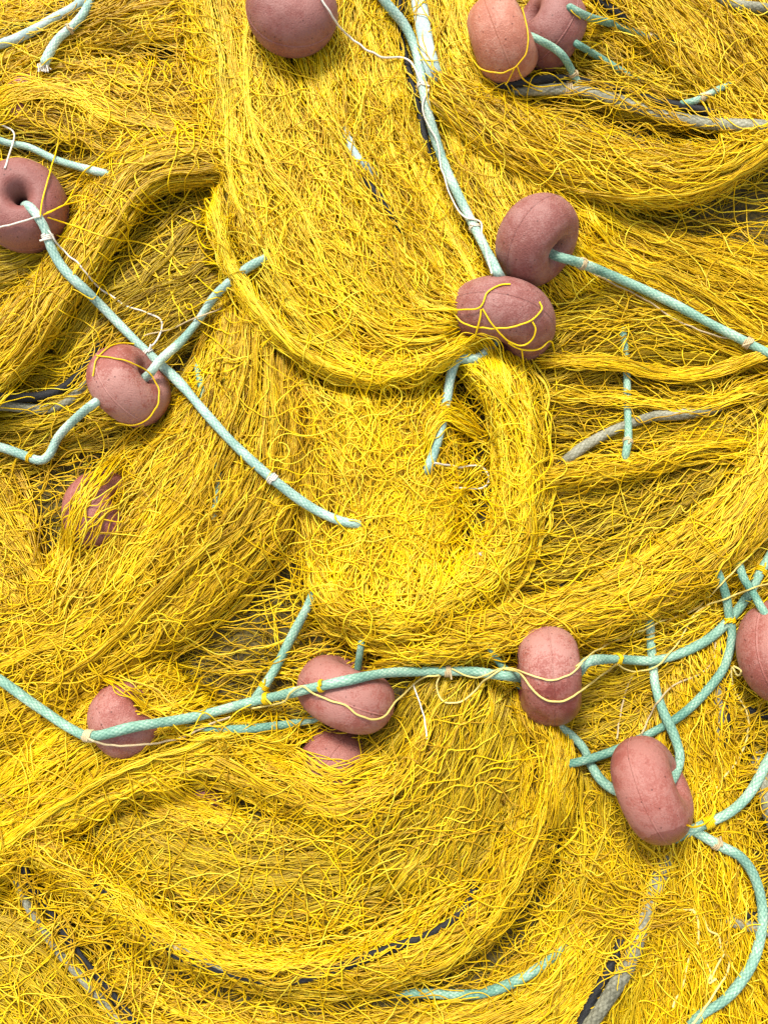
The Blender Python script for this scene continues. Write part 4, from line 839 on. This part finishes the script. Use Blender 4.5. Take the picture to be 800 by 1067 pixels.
drape('strands wrapped round the hanging rope end', BRIGHT, [[(440, 450), (462, 418), (482, 425), (505, 445)], [(440, 475), (458, 440), (478, 445), (500, 458)]], 42, 1.5, 12)
drape('strands radiating from the hanging rope end into the pouch', BRIGHT, [[(444, 478), (405, 530), (372, 600), (360, 650)], [(446, 482), (440, 550), (435, 620), (430, 660)], [(448, 480), (482, 530), (478, 590), (440, 630)]], 80, 2.2, 2)
drape('strands looping over the sunk end of the diagonal rope', BRIGHT, [[(385, 500), (372, 530), (350, 560), (345, 600)], [(400, 500), (388, 540), (372, 575), (360, 620)]], 40, 2.0, 2)
drape('strands over the small lower left float', GOLD, [[(110, 700), (150, 712), (190, 740), (240, 750)], [(100, 705), (130, 730), (170, 750), (230, 765)]], 12, 1.4)
drape('strands crossing the rope in the right hollow', GOLD, [[(560, 372), (630, 372), (700, 386), (760, 378), (830, 350)], [(560, 382), (630, 384), (700, 396), (760, 388), (830, 360)]], 55, 1.0, 9)
drape('second band crossing the rope in the right hollow', GOLD, [[(560, 400), (640, 408), (720, 418), (780, 400), (830, 380)], [(560, 420), (640, 418), (720, 426), (780, 412), (830, 395)]], 26, 1.4, 9)
drape('strands over the hidden upper left float', BRIGHT, [[(-20, 140), (20, 105), (70, 90), (130, 120)], [(-20, 100), (30, 85), (80, 105), (140, 140)]], 60, 2.0)
drape('thin crossing strands over the grey upper rope', GOLD, [[(560, 90), (640, 85), (700, 120), (780, 140)], [(580, 120), (640, 110), (700, 130), (790, 120)]], 14, 2.5, 8)
drape('strands over the faint lower left float', GOLD, [[(150, 800), (200, 830), (260, 850)], [(150, 850), (200, 860), (260, 870)]], 60, 2.0)
drape('strands hanging over the left end of the teal rope', GOLD, [[(572, 745), (577, 790), (568, 860)], [(594, 765), (598, 805), (590, 870)]], 70, 1.2, 14, A=H)
drape('strands lying over the thick bottom rope', GOLD, [[(600, 900), (660, 930), (720, 940)], [(600, 960), (660, 970), (720, 960)]], 24, 2.5, 9)
drape('thin strands over the black rim rope', GOLD, [[(100, 920), (180, 980), (280, 1010), (400, 985), (500, 920)], [(110, 900), (190, 960), (280, 990), (390, 970), (480, 910)]], 34, 2.2, 7)

# ---------------------------------------------------------------- single loose twines
def twine(name, label, m, r, pts, dh=0.3, group='loose twines on the heap', sm=4, A=None):
    px, py, z = lift_path(pts, r, dh, A, sm, 2.0, A is not H)
    n_ = len(px); px = px + snoise(1, n_, n_ / 8)[0] * 0.3; py = py + snoise(1, n_, n_ / 8)[0] * 0.3
    r = r * 0.8; px = px + snoise(1, n_, n_ / 4)[0] * 0.35; py = py + snoise(1, n_, n_ / 4)[0] * 0.35; V, F, uv = tube(even(W(px, py, z), 1.6 * U), r * U, 8)
    o = make_obj(name, V, F, m, uv=uv); tag(o, label, 'twine', group); return o
HR = HFs.copy()
for o in list(COL.objects):
    if o.type == 'MESH' and o.name.startswith(('rope', 'grey_rope', 'black_rope')):
        v = np.empty(len(o.data.vertices) * 3, np.float32); o.data.vertices.foreach_get('co', v); surface_map(v.reshape(-1, 3).astype(float), HR)
twine('twine', 'white twine from the top float to the long aqua rope', WHITE, 1.3, [(326, -30), (336, 0), (350, 22), (368, 42), (395, 58), (420, 60), (432, 70), (437, 86)], A=HR)
twine('twine', 'white twine curling down beside the long aqua rope', WHITE, 1.15, [(446, 92), (440, 110), (446, 130), (456, 147), (459, 170), (470, 205), (483, 226), (500, 230), (502, 245), (508, 268), (512, 285)], A=HR)
twine('twine', 'white twine wandering under the diagonal aqua rope', WHITE, 1.2, [(50, 240), (60, 254), (75, 268), (92, 288), (108, 303), (130, 317), (152, 325), (168, 334), (166, 350), (158, 361)], A=HR)
twine('twine', 'white twine stretched to the left edge from the rope knot', WHITE, 1.1, [(-60, 252), (-20, 243), (0, 237), (20, 231), (42, 225)], A=HR)
twine('twine', 'short white twine curl above the left edge float', WHITE, 1.2, [(-10, 128), (5, 131), (15, 138), (11, 155), (5, 175)], A=HR)
twine('twine', 'yellow twine stretched upright over the left edge float', BRIGHT, 0.95, [(42, 226), (46, 200), (53, 175), (60, 150), (63, 125)], A=HR)
twine('twine', 'yellow twine from the rope knot towards the arched fold', BRIGHT, 0.95, [(45, 224), (70, 213), (100, 205), (112, 198), (150, 220), (180, 223), (230, 245)], A=HR)
twine('twine', 'yellow twine from the knot up to the fold top', BRIGHT, 0.95, [(48, 222), (68, 212), (85, 182), (97, 170), (130, 140), (160, 120)], A=HR)
twine('twine', 'yellow twine drooping right of the left edge float', BRIGHT, 0.95, [(50, 226), (90, 240), (115, 248), (145, 252), (170, 265), (210, 310)], A=HR)
twine('twine', 'yellow net line crossing inside the left arch', BRIGHT, 0.95, [(122, 198), (127, 215), (134, 240), (135, 265), (145, 290), (157, 318)], A=HR)
twine('twine', 'yellow net line hanging down inside the left arch', BRIGHT, 0.95, [(180, 223), (179, 240), (180, 262), (176, 285), (180, 310), (195, 335)], A=HR)
twine('twine', 'yellow net line over the arched fold', BRIGHT, 0.95, [(152, 154), (148, 170), (140, 182), (150, 200), (178, 222), (200, 195)], A=HR)
twine('twine', 'beige twine following the underside of the right rope', BEIGE, 1.1, [(612, 281), (640, 296), (672, 312), (705, 333), (740, 348), (776, 357)], A=H, dh=3)
twine('twine', 'beige twine crossing near the scuffed pink float', BEIGE, 1.0, [(150, 350), (180, 342), (205, 330), (230, 321)], A=HR)
twine('twine', 'white twine hook below the hanging rope end', WHITE, 1.2, [(452, 482), (466, 485), (482, 486), (498, 485), (507, 492), (508, 503), (498, 509), (482, 509), (470, 507)], A=HR, dh=4)
twine('twine', 'yellow twine looped round the orange-pink float', GOLD, 1.0, [(544, 8), (549, 30), (549, 50), (540, 66), (528, 74), (512, 75), (500, 70), (490, 58)], A=HR)
twine('twine', 'yellow twine spreading right from the orange-pink float', GOLD, 0.9, [(526, 88), (532, 78), (538, 68), (545, 82), (562, 90), (585, 88)], A=HR)
twine('twine', 'yellow twine netting over the top of the middle float', BRIGHT, 1.05, [(440, 322), (475, 322), (500, 320), (507, 306), (520, 297), (532, 296)], A=HR)
twine('twine', 'yellow twine wrapped across the middle float', BRIGHT, 1.05, [(470, 325), (482, 337), (498, 341), (520, 342), (540, 339), (556, 332), (565, 322), (563, 314)], A=HR)
twine('twine', 'yellow twine slanting over the middle float', BRIGHT, 1.05, [(502, 322), (510, 334), (520, 347), (532, 357), (545, 360), (555, 352), (558, 342), (555, 335)], A=HR)
twine('twine', 'yellow twine down the left of the middle float', BRIGHT, 1.05, [(501, 322), (499, 335), (494, 352), (485, 362)], A=HR)
twine('twine', 'yellow twine hanging down past the middle float', BRIGHT, 1.0, [(530, 357), (542, 364), (560, 364), (575, 356), (578, 380), (580, 410), (573, 435)], A=HR)
twine('twine', 'yellow twine hanging straight below the middle float', BRIGHT, 0.95, [(543, 364), (545, 385), (550, 410), (552, 450)], A=HR)
twine('twine', 'yellow twine circling the scuffed pink float', GOLD, 1.0, [(97, 392), (100, 376), (112, 362), (125, 358), (140, 358)], A=HR)
twine('twine', 'yellow twine crossing the scuffed pink float', GOLD, 1.0, [(100, 370), (120, 373), (140, 380), (155, 388), (164, 402), (164, 420), (155, 436), (140, 443), (120, 440)], A=HR)
twine('twine', 'pale twine snaking over the wide pink float', PALE, 1.2, [(262, 738), (280, 735), (296, 731), (303, 722), (315, 715), (325, 722), (345, 730), (360, 735), (370, 744), (385, 749), (400, 746), (418, 726), (440, 707), (458, 704)], A=HR)
twine('twine', 'pale twine loop hanging below the middle of the long rope', PALE, 1.2, [(458, 704), (455, 714), (458, 726), (466, 733), (480, 732), (493, 722), (506, 708), (524, 697)], A=HR)
twine('twine', 'pale twine bulging over the upright float', PALE, 1.2, [(524, 697), (540, 700), (549, 712), (560, 724), (576, 731), (592, 729), (610, 716), (628, 703), (643, 692)], A=HR)
twine('twine', 'second pale twine across the upright float', PALE, 1.0, [(470, 697), (485, 703), (500, 707), (520, 697), (540, 698), (560, 706), (580, 708), (598, 700), (606, 690)], A=HR)
twine('twine', 'yellow twine arching over the top of the upright float', GOLD, 1.0, [(420, 676), (460, 681), (500, 684), (526, 690), (534, 675), (548, 655), (566, 646), (585, 648), (606, 668), (625, 677), (650, 672), (690, 662)], A=HR)
twine('twine', 'pale twine crossing up to the right edge', PALE, 1.1, [(643, 692), (652, 698), (665, 700), (685, 694), (700, 678), (712, 660), (728, 636), (760, 622), (790, 612), (850, 590)], A=HR)
twine('twine', 'pale line stretched from the upright float towards the right', PALE, 1.0, [(600, 695), (625, 675), (650, 664), (690, 648), (725, 634), (760, 600), (800, 560), (850, 520)], A=HR)
twine('twine', 'beige twine hanging from the long rope to the bean-shaped float', BEIGE, 1.1, [(662, 700), (652, 720), (646, 745), (643, 770)], A=HR)
twine('twine', 'beige twine curving behind the crossing ropes', BEIGE, 1.1, [(668, 765), (683, 735), (700, 715), (725, 705), (742, 690), (745, 670)], A=HR)
twine('twine', 'beige twine trailing along under the long rope on the left', BEIGE, 1.3, [(90, 768), (105, 775), (130, 777), (160, 775), (190, 768), (215, 757), (240, 747)], A=HR)
twine('twine', 'thin white twine dropping from the long rope', WHITE, 0.9, [(430, 712), (436, 730), (442, 748), (444, 770)], A=HR)
twine('twine', 'yellow twine round the yellow knot by the bean-shaped float', BRIGHT, 1.2, [(745, 770), (748, 795), (740, 820), (745, 845), (735, 858), (722, 863), (716, 860)], A=HR)
twine('twine', 'long pale twine falling past the right edge float', PALE, 1.2, [(764, 694), (772, 700), (768, 705), (762, 695), (765, 720), (778, 740), (779, 765), (770, 790), (752, 812), (740, 830)], A=HR)
twine('twine', 'yellow twine dangling between the crossing ropes', BRIGHT, 1.1, [(764, 695), (760, 715), (752, 745), (750, 775), (742, 800), (738, 830)], A=HR)
twine('twine', 'thick pale net cord in the lower right, left branch', PALE, 1.3, [(697, 935), (704, 948), (722, 950), (727, 965), (726, 985), (718, 1000), (712, 1025), (700, 1050)], A=HR)
twine('twine', 'thick pale net cord in the lower right, middle branch', PALE, 1.3, [(722, 950), (733, 958), (738, 970), (748, 976), (752, 990), (760, 1000), (757, 1015), (748, 1030), (735, 1050), (720, 1070)], A=HR)
twine('twine', 'thick pale net cord in the lower right, right branch', PALE, 1.2, [(762, 955), (758, 985), (748, 1005), (740, 1022), (745, 1020)], A=HR)
twine('twine', 'short pale net cord joining the lower right branches', PALE, 1.2, [(724, 997), (735, 1002), (740, 1012), (738, 1025), (746, 1020)], A=HR)
twine('twine', 'yellow twine rising at the left of the thick bottom rope', BRIGHT, 1.0, [(600, 965), (615, 985), (628, 994), (645, 990), (660, 980), (665, 960)], A=HR)
# two small white scraps caught in the net
for lab, sx, sy in (('tiny white scrap caught in the middle pouch, the upper of two', 503, 562), ('tiny white scrap caught in the middle pouch, the lower of two', 501, 577)):
    hz = float(sample(HR, sx, sy)) + 3
    aa = np.arange(9) / 9 * 2 * math.pi; rr = 2.4 * (1 + 0.3 * np.sin(3 * aa + sx))
    ring = W(sx + rr * np.cos(aa), sy + rr * 0.8 * np.sin(aa), hz + rng.normal(size=9) * 0.5)
    co = np.vstack([ring, ring + [0, 0, -1.2 * U], W(sx, sy, hz + 1.2)[None], W(sx, sy, hz - 2)[None]])
    fs = [[i, (i + 1) % 9, 18, 18] for i in range(9)]
    me = bpy.data.meshes.new('white_scrap')
    me.from_pydata(co.tolist(), [], [[i, (i + 1) % 9, 18] for i in range(9)] + [[(i + 1) % 9, i, i + 9, (i + 1) % 9 + 9] for i in range(9)] + [[(i + 1) % 9 + 9, i + 9, 19] for i in range(9)])
    me.materials.append(WHITE); o = bpy.data.objects.new('white_scrap', me); COL.objects.link(o); tag(o, lab, 'scrap', 'white scraps in the pouch')
